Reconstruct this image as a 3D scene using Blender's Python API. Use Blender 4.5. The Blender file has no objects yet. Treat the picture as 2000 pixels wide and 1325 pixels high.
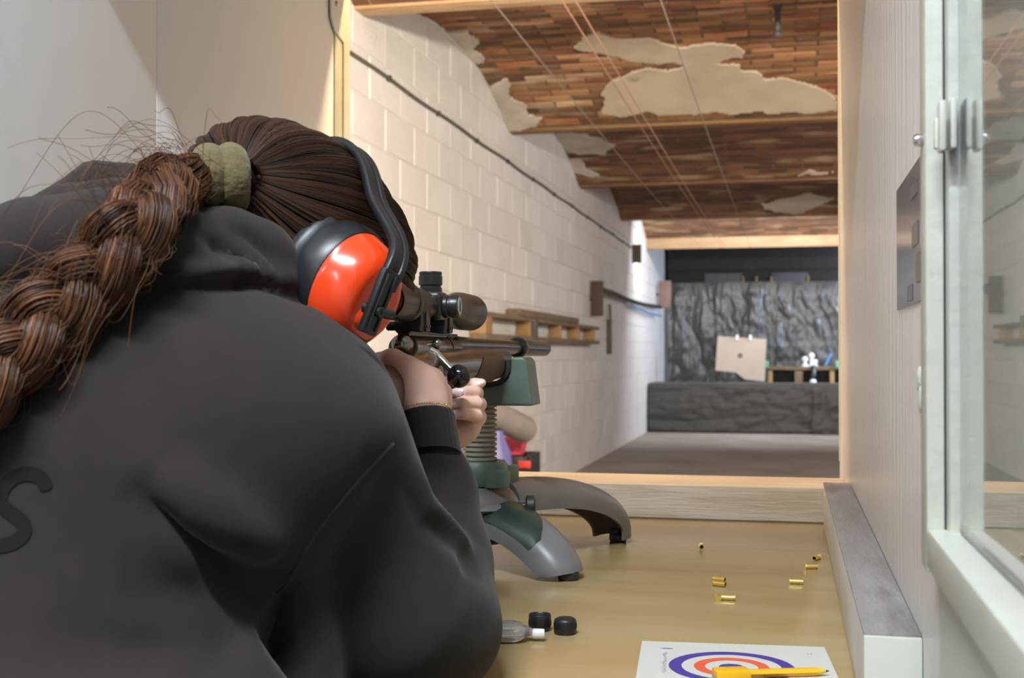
import bpy, bmesh, math, random
import numpy as np
from mathutils import Vector, Matrix
from mathutils.bvhtree import BVHTree

random.seed(7)
rng = np.random.default_rng(11)
SC = bpy.context.scene
COL = SC.collection

# ------------------------------------------------------------------ camera
FPX = 2400.0
YAW = math.atan(540 / FPX)
PITCH = math.atan(27.5 / FPX)
CAM = np.array([0.0, 0.0, 1.045])
RT = np.array([math.cos(YAW), math.sin(YAW), 0.0])
FW = np.array([-math.sin(YAW) * math.cos(PITCH), math.cos(YAW) * math.cos(PITCH), math.sin(PITCH)])
UP = np.cross(RT, FW)
cam_data = bpy.data.cameras.new('camera')
cam = bpy.data.objects.new('camera', cam_data)
COL.objects.link(cam)
cam_data.sensor_width = 23.6
cam_data.lens = FPX / 2000 * 23.6
cam_data.clip_start = 0.02
cam_data.clip_end = 100
M = Matrix(((RT[0], UP[0], -FW[0], CAM[0]), (RT[1], UP[1], -FW[1], CAM[1]), (RT[2], UP[2], -FW[2], CAM[2]), (0, 0, 0, 1)))
cam.matrix_world = M
cam_data.dof.use_dof = True
cam_data.dof.focus_distance = 1.24
cam_data.dof.aperture_fstop = 7.6
SC.camera = cam

# ------------------------------------------------------------------ view, world, lights
SC.view_settings.view_transform = 'Standard'
SC.view_settings.look = 'None'
SC.view_settings.exposure = 0.0
SC.view_settings.gamma = 1.0
SC.view_settings.use_curve_mapping = False
SC.cycles.max_bounces = 7
SC.cycles.diffuse_bounces = 4
SC.cycles.glossy_bounces = 4
SC.cycles.transmission_bounces = 7
SC.cycles.caustics_reflective = False
SC.cycles.caustics_refractive = False
world = bpy.data.worlds.new('world')
SC.world = world
world.use_nodes = True
world.node_tree.nodes['Background'].inputs[0].default_value = (0.60, 0.65, 0.72, 1)
world.node_tree.nodes['Background'].inputs[1].default_value = 0.05


def area_light(name, loc, target, sx, sy, power, color, spread=180):
    ld = bpy.data.lights.new(name, 'AREA')
    ld.shape = 'RECTANGLE'
    ld.size, ld.size_y = sx, sy
    ld.energy = power
    ld.color = color
    ld.spread = math.radians(spread)
    o = bpy.data.objects.new(name, ld)
    COL.objects.link(o)
    o.location = loc
    o.rotation_euler = (Vector(target) - Vector(loc)).to_track_quat('-Z', 'X').to_euler()
    return o


# strip light on the ceiling of the shooters' room, behind and above the camera
area_light('room_strip_light', (-0.08, -0.42, 2.93), (-0.08, -0.3, 0.0), 0.10, 1.5, 178, (0.83, 0.925, 1.0))
# second strip further back in the room
area_light('room_strip_light_back', (-1.3, -2.6, 2.93), (-1.3, -2.6, 0.0), 0.22, 1.4, 26, (0.90, 0.95, 1.0))
# warm strip light on the range side of the hatch
area_light('hatch_strip_light', (0.5, 2.44, 2.13), (0.5, 3.9, 1.75), 0.10, 4.6, 290, (1.0, 0.89, 0.74), 180)
area_light('hatch_strip_light_down', (-0.35, 2.43, 2.10), (-0.35, 2.38, 0.0), 0.06, 1.6, 27, (1.0, 0.72, 0.40), 180)
# added fill for the mid left wall, unseen behind the right panel
area_light('lane_fill_light', (2.75, 8.6, 2.40), (-1.8, 10.2, 1.1), 0.3, 1.2, 66, (1.0, 0.95, 0.92), 180)
# lamps over the bullet trap, behind the fourth beam
area_light('trap_strip_light', (0.3, 14.70, 2.66), (0.2, 17.6, 1.0), 0.16, 3.0, 120, (0.93, 0.96, 1.0), 180)
area_light('trap_lamp_blue', (2.6, 16.6, 2.2), (0.7, 18.6, 1.3), 0.5, 0.9, 125, (0.62, 0.78, 1.0), 180)
area_light('trap_lamp_wall', (-1.72, 14.95, 2.23), (-1.6, 17.5, 1.0), 0.10, 0.20, 4, (1.0, 0.93, 0.82), 180)


# ------------------------------------------------------------------ pixel helpers (authoring only)
def at(u, v, d):
    return CAM + FW * d + RT * ((u - 1000) / FPX * d) + UP * ((662.5 - v) / FPX * d)


def ray(u, v):
    r = FW + RT * ((u - 1000) / FPX) + UP * ((662.5 - v) / FPX)
    return r


def on_plane(u, v, axis, val):
    r = ray(u, v)
    t = (val - CAM[axis]) / r[axis]
    return CAM + r * t


TZ = 0.78                      # table top


def tab(u, v, z=TZ):
    return on_plane(u, v, 2, z)


# ------------------------------------------------------------------ materials
MATS = {}


def lin(c):
    return tuple(((x / 255) / 12.92 if x <= 10 else (((x / 255) + 0.055) / 1.055) ** 2.4) for x in c)


def mat(name, col, rough=0.6, metal=0.0, col2=None, nscale=8.0, stretch=(1, 1, 1), bump=0.0, bscale=60.0, bstretch=(1, 1, 1),
        detail=4.0, lo=0.35, hi=0.65, coord='Object', rnd=0.0, spec=0.5, sheen=0.0, coat=0.0, trans=0.0, aniso=0.0, col3=None, n3=3.0,
        lo3=0.55, hi3=0.62, ior=1.5, rough2=None, sub=0.0):
    m = bpy.data.materials.new(name)
    m.use_nodes = True
    nt = m.node_tree
    b = nt.nodes['Principled BSDF']
    b.inputs['Roughness'].default_value = rough
    b.inputs['Metallic'].default_value = metal
    b.inputs['Specular IOR Level'].default_value = spec
    b.inputs['IOR'].default_value = ior
    b.inputs['Base Color'].default_value = (*col, 1)
    if sheen:
        b.inputs['Sheen Weight'].default_value = sheen
        b.inputs['Sheen Roughness'].default_value = 0.5
    if coat:
        b.inputs['Coat Weight'].default_value = coat
        b.inputs['Coat Roughness'].default_value = 0.08
    if trans:
        b.inputs['Transmission Weight'].default_value = trans
    if aniso:
        b.inputs['Anisotropic'].default_value = aniso
    if sub:
        b.inputs['Subsurface Weight'].default_value = sub
        b.inputs['Subsurface Radius'].default_value = (0.012, 0.004, 0.002)
        b.inputs['Subsurface Scale'].default_value = 1.0
    L = nt.links.new

    def N(t):
        return nt.nodes.new(t)
    tc = N('ShaderNodeTexCoord')

    def noise(scale, st, det):
        mp = N('ShaderNodeMapping')
        mp.inputs['Scale'].default_value = st
        if coord == 'World':
            L(N('ShaderNodeNewGeometry').outputs['Position'], mp.inputs['Vector'])
        else:
            L(tc.outputs[coord], mp.inputs['Vector'])
        src = mp.outputs[0]
        if rnd and coord != 'World':
            oi = N('ShaderNodeObjectInfo')
            mu = N('ShaderNodeMath'); mu.operation = 'MULTIPLY'; mu.inputs[1].default_value = 37.0
            L(oi.outputs['Random'], mu.inputs[0])
            va = N('ShaderNodeVectorMath'); va.operation = 'ADD'
            L(src, va.inputs[0]); L(mu.outputs[0], va.inputs[1])
            src = va.outputs[0]
        n = N('ShaderNodeTexNoise')
        n.inputs['Scale'].default_value = scale
        n.inputs['Detail'].default_value = det
        n.inputs['Roughness'].default_value = 0.6
        L(src, n.inputs['Vector'])
        return n.outputs['Fac']

    def ramp(fac, l, h):
        mr = N('ShaderNodeMapRange')
        mr.inputs['From Min'].default_value = l
        mr.inputs['From Max'].default_value = h
        L(fac, mr.inputs['Value'])
        return mr.outputs['Result']

    def mix(f, a, c):
        mx = N('ShaderNodeMix'); mx.data_type = 'RGBA'
        if isinstance(f, float):
            mx.inputs['Factor'].default_value = f
        else:
            L(f, mx.inputs['Factor'])
        for sock, val in ((mx.inputs[6], a), (mx.inputs[7], c)):
            if isinstance(val, tuple):
                sock.default_value = (*val, 1)
            else:
                L(val, sock)
        return mx.outputs[2]
    cur = tuple(col)
    if col2 is not None:
        f = ramp(noise(nscale, stretch, detail), lo, hi)
        cur = mix(f, cur, tuple(col2))
        if rough2 is not None:
            mr = N('ShaderNodeMapRange')
            mr.inputs['To Min'].default_value = rough
            mr.inputs['To Max'].default_value = rough2
            L(f, mr.inputs['Value'])
            L(mr.outputs[0], b.inputs['Roughness'])
    if col3 is not None:
        f3 = ramp(noise(n3, stretch, 6.0), lo3, hi3)
        cur = mix(f3, cur, tuple(col3))
    if rnd:
        oi = N('ShaderNodeObjectInfo')
        hs = N('ShaderNodeHueSaturation')
        mr = N('ShaderNodeMapRange')
        mr.inputs['To Min'].default_value = 1 - rnd
        mr.inputs['To Max'].default_value = 1 + rnd
        L(oi.outputs['Random'], mr.inputs['Value'])
        L(mr.outputs[0], hs.inputs['Value'])
        if isinstance(cur, tuple):
            hs.inputs['Color'].default_value = (*cur, 1)
        else:
            L(cur, hs.inputs['Color'])
        cur = hs.outputs[0]
    if not isinstance(cur, tuple):
        L(cur, b.inputs['Base Color'])
    if bump:
        bp = N('ShaderNodeBump')
        bp.inputs['Strength'].default_value = min(1.0, bump)
        bp.inputs['Distance'].default_value = 0.01 * max(1.0, bump)
        L(noise(bscale, bstretch, 5.0), bp.inputs['Height'])
        L(bp.outputs[0], b.inputs['Normal'])
    MATS[name] = m
    return m


def emit(name, col, strength):
    m = bpy.data.materials.new(name)
    m.use_nodes = True
    b = m.node_tree.nodes['Principled BSDF']
    b.inputs['Base Color'].default_value = (*col, 1)
    b.inputs['Emission Color'].default_value = (*col, 1)
    b.inputs['Emission Strength'].default_value = strength
    m.cycles.emission_sampling = 'NONE'
    MATS[name] = m
    return m


mat('block_paint', (0.74, 0.72, 0.70), 0.55, col2=(0.66, 0.635, 0.62), nscale=3.0, lo=0.40, hi=0.75, bump=0.5, bscale=45, rnd=0.05, coord='Object')
mat('block_joint', (0.66, 0.63, 0.60), 0.8, bump=0.4, bscale=30)
mat('brick_red', (0.27, 0.095, 0.045), 0.85, col2=(0.36, 0.20, 0.095), nscale=2.6, lo=0.42, hi=0.60, stretch=(0.7, 2.6, 2.6), bump=0.9, bscale=25, bstretch=(1, 2, 2), rnd=0.5, col3=(0.52, 0.40, 0.26), n3=2.0, lo3=0.55, hi3=0.68, coord='World')
mat('brick_brown', (0.115, 0.055, 0.028), 0.85, col2=(0.26, 0.145, 0.07), nscale=3, stretch=(0.7, 2.6, 2.6), bump=0.9, bscale=25, bstretch=(1, 2, 2), rnd=0.55, col3=(0.40, 0.28, 0.16), n3=2.4, lo3=0.56, hi3=0.7, coord='World')
mat('mortar', (0.22, 0.155, 0.10), 0.95, col2=(0.13, 0.08, 0.05), nscale=6, bump=0.8, bscale=40)
mat('plaster', (0.62, 0.54, 0.43), 0.8, col2=(0.50, 0.42, 0.31), nscale=2.2, lo=0.42, hi=0.66, bump=0.4, bscale=18, col3=(0.36, 0.28, 0.19), n3=2.5, lo3=0.63, hi3=0.67)
mat('plaster_white', (0.66, 0.61, 0.54), 0.8, col2=(0.48, 0.43, 0.37), nscale=5, bump=0.5, bscale=25)
mat('beam_rust', (0.34, 0.19, 0.075), 0.7, col2=(0.20, 0.10, 0.045), nscale=5, stretch=(0.5, 3, 3), bump=0.6, bscale=30)
mat('beam_pale', (0.62, 0.46, 0.28), 0.7, col2=(0.42, 0.24, 0.11), nscale=3, stretch=(0.6, 4, 4), bump=0.4, bscale=30)
mat('concrete', (0.38, 0.34, 0.305), 0.6, col2=(0.24, 0.21, 0.185), nscale=1.4, lo=0.35, hi=0.7, bump=0.4, bscale=20)
mat('room_floor', (0.22, 0.21, 0.20), 0.6, col2=(0.17, 0.16, 0.15), nscale=2)
mat('room_paint', (0.72, 0.71, 0.68), 0.7, col2=(0.66, 0.65, 0.62), nscale=2, bump=0.2, bscale=30)
mat('booth_paint', (0.80, 0.82, 0.84), 0.42, col2=(0.76, 0.775, 0.79), nscale=5, stretch=(1, 1, 0.15), lo=0.3, hi=0.8, bump=0.05, bscale=55, bstretch=(1, 1, 0.08))
mat('booth_paint_right', (0.66, 0.61, 0.575), 0.30, col2=(0.60, 0.55, 0.515), nscale=4, stretch=(1, 1, 0.2), lo=0.3, hi=0.8, bump=0.25, bscale=50, bstretch=(1, 1, 0.08), col3=(0.52, 0.46, 0.42), n3=3.0, lo3=0.66, hi3=0.78)
mat('metal_edge', (0.50, 0.50, 0.40), 0.4, metal=0.0, col2=(0.42, 0.41, 0.32), nscale=6)
mat('ledge_wood', (0.20, 0.172, 0.158), 0.6, col2=(0.31, 0.285, 0.275), nscale=3.5, stretch=(7, 1.2, 7), lo=0.32, hi=0.7, bump=0.4, bscale=40, bstretch=(5, 1, 5), col3=(0.12, 0.10, 0.085), n3=3, lo3=0.54, hi3=0.74)
mat('ledge_paint', (0.60, 0.56, 0.51), 0.5, col2=(0.50, 0.45, 0.40), nscale=8, lo=0.4, hi=0.75, bump=0.2, bscale=40)
mat('kerb_wood', (0.38, 0.285, 0.195), 0.55, col2=(0.50, 0.42, 0.34), nscale=4, stretch=(1.0, 8, 9), lo=0.35, hi=0.65, bump=0.35, bscale=24, bstretch=(1, 12, 12), col3=(0.33, 0.25, 0.18), n3=5, lo3=0.6, hi3=0.75)
mat('table_top', (0.345, 0.235, 0.105), 0.20, col2=(0.375, 0.265, 0.125), nscale=3.0, stretch=(1.2, 9, 1), lo=0.32, hi=0.68, bump=0.015, bscale=14, bstretch=(1, 4, 1), col3=(0.42, 0.335, 0.175), n3=1.3, lo3=0.38, hi3=0.8)
mat('frame_paint', (0.61, 0.605, 0.53), 0.35, col2=(0.54, 0.535, 0.465), nscale=10, lo=0.4, hi=0.8, bump=0.15, bscale=40)
mat('rubber_dark', (0.02, 0.02, 0.02), 0.5)
mat('wall_lower', (0.60, 0.595, 0.525), 0.5, col2=(0.555, 0.55, 0.48), nscale=4)
mat('black_plastic_sheet', (0.040, 0.038, 0.037), 0.40, spec=0.7, bump=0.5, bscale=9, bstretch=(1.6, 1, 0.5), detail=6)
mat('black_plastic_dull', (0.040, 0.038, 0.037), 0.45, spec=0.5, bump=0.6, bscale=7, bstretch=(1.2, 1, 1), detail=6)
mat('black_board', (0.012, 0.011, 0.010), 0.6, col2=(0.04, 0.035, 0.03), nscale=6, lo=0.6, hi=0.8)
mat('grey_plate', (0.10, 0.10, 0.115), 0.5, col2=(0.075, 0.075, 0.085), nscale=9)
mat('brown_board', (0.085, 0.05, 0.032), 0.6, col2=(0.06, 0.035, 0.022), nscale=8)
mat('brown_board_lit', (0.24, 0.15, 0.12), 0.6, col2=(0.19, 0.115, 0.09), nscale=8)  # brown board with the pinkish lamp light put into its colour
mat('pine', (0.40, 0.245, 0.10), 0.6, col2=(0.32, 0.18, 0.07), nscale=4, stretch=(6, 1, 6), bump=0.2, bscale=30)
mat('pine_old', (0.21, 0.145, 0.09), 0.7, col2=(0.15, 0.10, 0.06), nscale=4, stretch=(6, 1, 6), bump=0.2, bscale=30)
mat('card', (0.50, 0.41, 0.345), 0.8, col2=(0.46, 0.375, 0.31), nscale=3)
mat('white_plastic', (0.80, 0.80, 0.80), 0.4)
mat('green_plastic', (0.12, 0.45, 0.26), 0.4)
mat('hot_pink', (0.85, 0.10, 0.17), 0.45)
mat('red_plastic', (0.62, 0.05, 0.03), 0.4)
mat('violet_plastic', (0.12, 0.115, 0.32), 0.4)
mat('black_plastic', (0.012, 0.012, 0.013), 0.38)
mat('grey_foam', (0.30, 0.265, 0.245), 0.8, col2=(0.25, 0.22, 0.20), nscale=8, bump=0.2)
mat('dark_grey_metal', (0.06, 0.06, 0.065), 0.5)
mat('cable_black', (0.03, 0.028, 0.025), 0.6)
mat('cable_grey', (0.10, 0.09, 0.07), 0.6)
mat('cable_blue', (0.09, 0.26, 0.60), 0.5)
mat('string_pink', (0.55, 0.30, 0.20), 0.6)
mat('string_grey', (0.30, 0.25, 0.21), 0.6)
mat('paper', (0.56, 0.55, 0.50), 0.7)
mat('fascia', (0.40, 0.27, 0.15), 0.7, col2=(0.30, 0.17, 0.08), nscale=3, stretch=(0.6, 4, 4), bump=0.4, bscale=30)
mat('notice_paper', (0.30, 0.285, 0.30), 0.15, col2=(0.26, 0.25, 0.265), nscale=12)
mat('print_dark', (0.10, 0.09, 0.10), 0.3)
mat('print_blue', (0.050, 0.036, 0.27), 0.6)
mat('print_red', (0.72, 0.10, 0.045), 0.6)
mat('print_faint', (0.36, 0.35, 0.42), 0.7)
mat('yellow_plastic', (0.80, 0.42, 0.01), 0.35)
mat('yellow_print', (0.78, 0.50, 0.04), 0.5)
mat('brass', (0.85, 0.62, 0.17), 0.34, metal=0.75, col2=(0.74, 0.52, 0.13), nscale=120)
mat('case_dark', (0.01, 0.008, 0.006), 0.9)
mat('cap_black', (0.014, 0.0135, 0.0135), 0.42, bump=0.05, bscale=200)
mat('clear_plastic', (0.88, 0.90, 0.90), 0.14, trans=0.82, ior=1.46)
mat('white_cap', (0.85, 0.85, 0.85), 0.3)
mat('rest_grey', (0.175, 0.178, 0.185), 0.36, col2=(0.155, 0.158, 0.165), nscale=20, bump=0.04, bscale=500)
mat('rest_grey_shaded', (0.15, 0.14, 0.13), 0.42, col2=(0.125, 0.115, 0.105), nscale=14, bump=0.04, bscale=400)  # shade of the lane-side leg put into the grey; the hub shares it
mat('rest_green', (0.100, 0.140, 0.108), 0.42, col2=(0.082, 0.118, 0.090), nscale=30, lo=0.3, hi=0.7, bump=0.06, bscale=400, col3=(0.10, 0.16, 0.12), n3=60, lo3=0.66, hi3=0.74)
mat('rest_green_dark', (0.022, 0.042, 0.034), 0.33, bump=0.03, bscale=400)
mat('rest_screw', (0.36, 0.335, 0.28), 0.6, col2=(0.25, 0.23, 0.185), nscale=40, bump=0.1, bscale=200)
mat('gun_steel', (0.055, 0.050, 0.048), 0.22, metal=0.85, col2=(0.075, 0.06, 0.05), nscale=30)
mat('gun_black', (0.010, 0.0098, 0.010), 0.28, spec=0.6)
mat('gun_matte', (0.013, 0.0125, 0.013), 0.5)
mat('gun_grey', (0.035, 0.035, 0.037), 0.45)
mat('scope_black', (0.018, 0.0165, 0.0155), 0.34, spec=0.55, bump=0.03, bscale=400)
mat('chrome', (0.72, 0.71, 0.70), 0.12, metal=1.0)
mat('bolt_steel', (0.32, 0.31, 0.29), 0.24, metal=1.0, col2=(0.22, 0.20, 0.17), nscale=60)
mat('ball_black', (0.006, 0.006, 0.007), 0.10, spec=0.6)
mat('walnut', (0.105, 0.050, 0.022), 0.26, col2=(0.045, 0.021, 0.011), nscale=14, stretch=(4, 0.7, 4), lo=0.35, hi=0.7, coat=0.35)
mat('walnut_checkered', (0.15, 0.072, 0.024), 0.5, col2=(0.10, 0.046, 0.016), nscale=300, bump=0.8, bscale=900)
mat('forend_tip', (0.04, 0.038, 0.045), 0.35)
mat('turret_scale', (0.42, 0.42, 0.41), 0.4)
mat('lens_red_reflection', (0.30, 0.010, 0.012), 0.08, spec=0.9)
mat('lens_glass', (0.02, 0.02, 0.03), 0.05, spec=0.9)
mat('hoodie', (0.0320, 0.0245, 0.0215), 0.92, col2=(0.0275, 0.0210, 0.0185), nscale=60, lo=0.3, hi=0.7, sheen=0.10, bump=0.10, bscale=900, spec=0.15)
mat('hoodie_rib', (0.027, 0.0225, 0.0215), 0.92, sheen=0.10, bump=0.10, bscale=900, spec=0.15)
mat('hoodie_print', (0.013, 0.010, 0.010), 0.85, spec=0.15)
mat('trousers', (0.03, 0.032, 0.04), 0.9, bump=0.1, bscale=500)
mat('shoe', (0.05, 0.05, 0.05), 0.6)
mat('skin', (0.78, 0.50, 0.395), 0.45, col2=(0.73, 0.405, 0.315), nscale=28, lo=0.40, hi=0.75, bump=0.05, bscale=500)
mat('nail', (0.86, 0.68, 0.65), 0.14, coat=0.6)
mat('gold', (0.85, 0.56, 0.16), 0.2, metal=1.0)
mat('muff_red', (0.82, 0.060, 0.012), 0.22, coat=0.3)
mat('muff_black', (0.010, 0.0105, 0.012), 0.38)
mat('muff_cushion', (0.013, 0.014, 0.018), 0.42, bump=0.03, bscale=300)
mat('scrunchie', (0.135, 0.102, 0.034), 0.85, col2=(0.085, 0.062, 0.021), nscale=30, sheen=0.2, bump=0.4, bscale=120)
mat('stool_wood', (0.30, 0.17, 0.07), 0.5, col2=(0.22, 0.12, 0.05), nscale=5, stretch=(1, 8, 8))
mat('tube_white', (0.8, 0.8, 0.8), 0.4)
emit('tube_glow', (1.0, 0.95, 0.88), 6.0)
emit('tube_glow_warm', (1.0, 0.80, 0.55), 6.0)


def hair_material(name, dark, light):
    m = bpy.data.materials.new(name)
    m.use_nodes = True
    nt = m.node_tree
    b = nt.nodes['Principled BSDF']
    at_ = nt.nodes.new('ShaderNodeAttribute')
    at_.attribute_name = 'tone'
    mx = nt.nodes.new('ShaderNodeMix'); mx.data_type = 'RGBA'
    nt.links.new(at_.outputs['Fac'], mx.inputs['Factor'])
    mx.inputs[6].default_value = (*dark, 1)
    mx.inputs[7].default_value = (*light, 1)
    nt.links.new(mx.outputs[2], b.inputs['Base Color'])
    b.inputs['Roughness'].default_value = 0.40
    b.inputs['Specular IOR Level'].default_value = 0.32
    MATS[name] = m
    return m


hair_material('hair_head', (0.0085, 0.0042, 0.0030), (0.085, 0.033, 0.016))
hair_material('hair_braid', (0.028, 0.010, 0.006), (0.215, 0.086, 0.036))
mat('hair_core', (0.014, 0.007, 0.005), 0.8, spec=0.1)


# brick material with painted courses for vaults whose bricks are too far to tell apart
def vault_material():
    m = bpy.data.materials.new('vault_brick')
    m.use_nodes = True
    nt = m.node_tree
    b = nt.nodes['Principled BSDF']
    b.inputs['Roughness'].default_value = 0.85
    L = nt.links.new
    uv = nt.nodes.new('ShaderNodeUVMap')
    br = nt.nodes.new('ShaderNodeTexBrick')
    br.inputs['Scale'].default_value = 1.0
    br.inputs['Brick Width'].default_value = 0.25
    br.inputs['Row Height'].default_value = 0.075
    br.inputs['Mortar Size'].default_value = 0.006
    br.inputs['Color1'].default_value = (0.30, 0.125, 0.060, 1)
    br.inputs['Color2'].default_value = (0.105, 0.050, 0.026, 1)
    br.inputs['Mortar'].default_value = (0.20, 0.14, 0.085, 1)
    L(uv.outputs[0], br.inputs['Vector'])

    def noise(s, st, lo, hi):
        mp = nt.nodes.new('ShaderNodeMapping'); mp.inputs['Scale'].default_value = st
        L(uv.outputs[0], mp.inputs['Vector'])
        n = nt.nodes.new('ShaderNodeTexNoise'); n.inputs['Scale'].default_value = s; n.inputs['Detail'].default_value = 6
        L(mp.outputs[0], n.inputs['Vector'])
        r = nt.nodes.new('ShaderNodeMapRange'); r.inputs['From Min'].default_value = lo; r.inputs['From Max'].default_value = hi
        L(n.outputs['Fac'], r.inputs['Value'])
        return r.outputs[0]

    def mix(f, a, c):
        mx = nt.nodes.new('ShaderNodeMix'); mx.data_type = 'RGBA'
        L(f, mx.inputs['Factor'])
        for s, val in ((mx.inputs[6], a), (mx.inputs[7], c)):
            if isinstance(val, tuple):
                s.default_value = (*val, 1)
            else:
                L(val, s)
        return mx.outputs[2]
    c = mix(noise(2.0, (1, 4, 1), 0.45, 0.65), br.outputs['Color'], (0.11, 0.055, 0.028))
    c = mix(noise(2.6, (0.8, 3, 1), 0.56, 0.66), c, (0.42, 0.30, 0.17))
    L(c, b.inputs['Base Color'])
    bp = nt.nodes.new('ShaderNodeBump'); bp.inputs['Strength'].default_value = 0.6; bp.inputs['Distance'].default_value = 0.01
    inv = nt.nodes.new('ShaderNodeMath'); inv.operation = 'SUBTRACT'; inv.inputs[0].default_value = 1.0
    L(br.outputs['Fac'], inv.inputs[1]); L(inv.outputs[0], bp.inputs['Height'])
    L(bp.outputs[0], b.inputs['Normal'])
    MATS['vault_brick'] = m


vault_material()


# ------------------------------------------------------------------ mesh builder
def nrm(v):
    v = np.asarray(v, float)
    return v / max(1e-12, np.linalg.norm(v))


def frame(t, up=(0, 0, 1)):
    t = nrm(t)
    s = np.cross(t, up)
    if np.linalg.norm(s) < 1e-4:
        s = np.cross(t, (1, 0, 0))
    s = nrm(s)
    return s, np.cross(s, t)


class MB:
    def __init__(self):
        self.v = []
        self.f = []

    def add(self, vs, fs):
        o = len(self.v)
        self.v.extend([tuple(map(float, p)) for p in vs])
        self.f.extend([tuple(i + o for i in f) for f in fs])
        return self

    def box(self, c, s, ax=None):
        c = np.asarray(c, float)
        ax = np.eye(3) if ax is None else np.asarray(ax, float)
        vs = [c + ax[0] * (i * s[0] / 2) + ax[1] * (j * s[1] / 2) + ax[2] * (k * s[2] / 2) for i in (-1, 1) for j in (-1, 1) for k in (-1, 1)]
        fs = [(0, 1, 3, 2), (4, 6, 7, 5), (0, 4, 5, 1), (2, 3, 7, 6), (0, 2, 6, 4), (1, 5, 7, 3)]
        if np.linalg.det(ax) < 0:
            fs = [f[::-1] for f in fs]
        return self.add(vs, fs)

    def box2(self, lo, hi):
        lo, hi = np.array(lo, float), np.array(hi, float)
        return self.box((lo + hi) / 2, hi - lo)

    def lathe(self, p, axis, prof, n=24, ax1=None, sc=(1, 1), cap=True):
        """prof: list of (t along axis, radius)"""
        axis = nrm(axis)
        if ax1 is None:
            a, b = frame(axis, (0, 0, 1) if abs(axis[2]) < 0.95 else (0, 1, 0))
        else:
            a = nrm(np.asarray(ax1) - axis * np.dot(ax1, axis))
            b = np.cross(axis, a)
        vs, fs = [], []
        for t, r in prof:
            for k in range(n):
                w = 2 * math.pi * k / n
                vs.append(np.asarray(p) + axis * t + a * (math.cos(w) * r * sc[0]) + b * (math.sin(w) * r * sc[1]))
        for i in range(len(prof) - 1):
            for k in range(n):
                k2 = (k + 1) % n
                fs.append((i * n + k, i * n + k2, (i + 1) * n + k2, (i + 1) * n + k))
        if cap:
            fs.append(tuple(range(n))[::-1])
            m = (len(prof) - 1) * n
            fs.append(tuple(m + k for k in range(n)))
        return self.add(vs, fs)

    def cyl(self, p0, p1, r0, r1=None, n=20):
        p0, p1 = np.asarray(p0, float), np.asarray(p1, float)
        L = np.linalg.norm(p1 - p0)
        return self.lathe(p0, p1 - p0, [(0, r0), (L, r0 if r1 is None else r1)], n)

    def tube(self, pts, r, n=8, flat=1.0, up=(0, 0, 1)):
        pts = np.asarray(pts, float)
        rr = np.full(len(pts), r) if np.isscalar(r) else np.asarray(r, float)
        vs, fs = [], []
        ref = None
        for i, p in enumerate(pts):
            t = nrm(pts[min(i + 1, len(pts) - 1)] - pts[max(i - 1, 0)])
            if ref is None:
                a, b = frame(t, up)
            else:
                a = nrm(ref - t * np.dot(ref, t))
                b = np.cross(a, t)
            ref = a
            for k in range(n):
                w = 2 * math.pi * k / n
                vs.append(p + a * math.cos(w) * rr[i] + b * math.sin(w) * rr[i] * flat)
        for i in range(len(pts) - 1):
            for k in range(n):
                k2 = (k + 1) % n
                fs.append((i * n + k, (i + 1) * n + k, (i + 1) * n + k2, i * n + k2))
        fs.append(tuple(range(n)))
        m = (len(pts) - 1) * n
        fs.append(tuple(m + k for k in range(n))[::-1])
        return self.add(vs, fs)

    def loft(self, secs, cap=True):
        n = len(secs[0])
        vs = [p for s in secs for p in s]
        fs = []
        for i in range(len(secs) - 1):
            for k in range(n):
                k2 = (k + 1) % n
                fs.append((i * n + k, i * n + k2, (i + 1) * n + k2, (i + 1) * n + k))
        if cap:
            fs.append(tuple(range(n))[::-1])
            m = (len(secs) - 1) * n
            fs.append(tuple(m + k for k in range(n)))
        return self.add(vs, fs)

    def ball(self, c, r, n=16, ax=None, sc=(1, 1, 1)):
        ax = np.eye(3) if ax is None else np.asarray(ax, float)
        c = np.asarray(c, float)
        vs, fs = [], []
        m = n // 2
        vs.append(c + ax[2] * r * sc[2])
        for i in range(1, m):
            th = math.pi * i / m
            for k in range(n):
                w = 2 * math.pi * k / n
                vs.append(c + ax[0] * r * sc[0] * math.sin(th) * math.cos(w) + ax[1] * r * sc[1] * math.sin(th) * math.sin(w) + ax[2] * r * sc[2] * math.cos(th))
        vs.append(c - ax[2] * r * sc[2])
        for k in range(n):
            fs.append((0, 1 + k, 1 + (k + 1) % n))
        for i in range(m - 2):
            for k in range(n):
                a = 1 + i * n + k
                b = 1 + i * n + (k + 1) % n
                fs.append((a, a + n, b + n, b))
        last = len(vs) - 1
        o = 1 + (m - 2) * n
        for k in range(n):
            fs.append((o + k, last, o + (k + 1) % n))
        return self.add(vs, fs)

    def prism(self, poly, ext):
        """closed polygon (3d pts) extruded by vector ext"""
        n = len(poly)
        poly = [np.asarray(p, float) for p in poly]
        ext = np.asarray(ext, float)
        vs = poly + [p + ext for p in poly]
        fs = [tuple(range(n))[::-1], tuple(n + k for k in range(n))]
        for k in range(n):
            k2 = (k + 1) % n
            fs.append((k, k2, n + k2, n + k))
        return self.add(vs, fs)


WL = {}     # world location of every empty / thing


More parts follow.
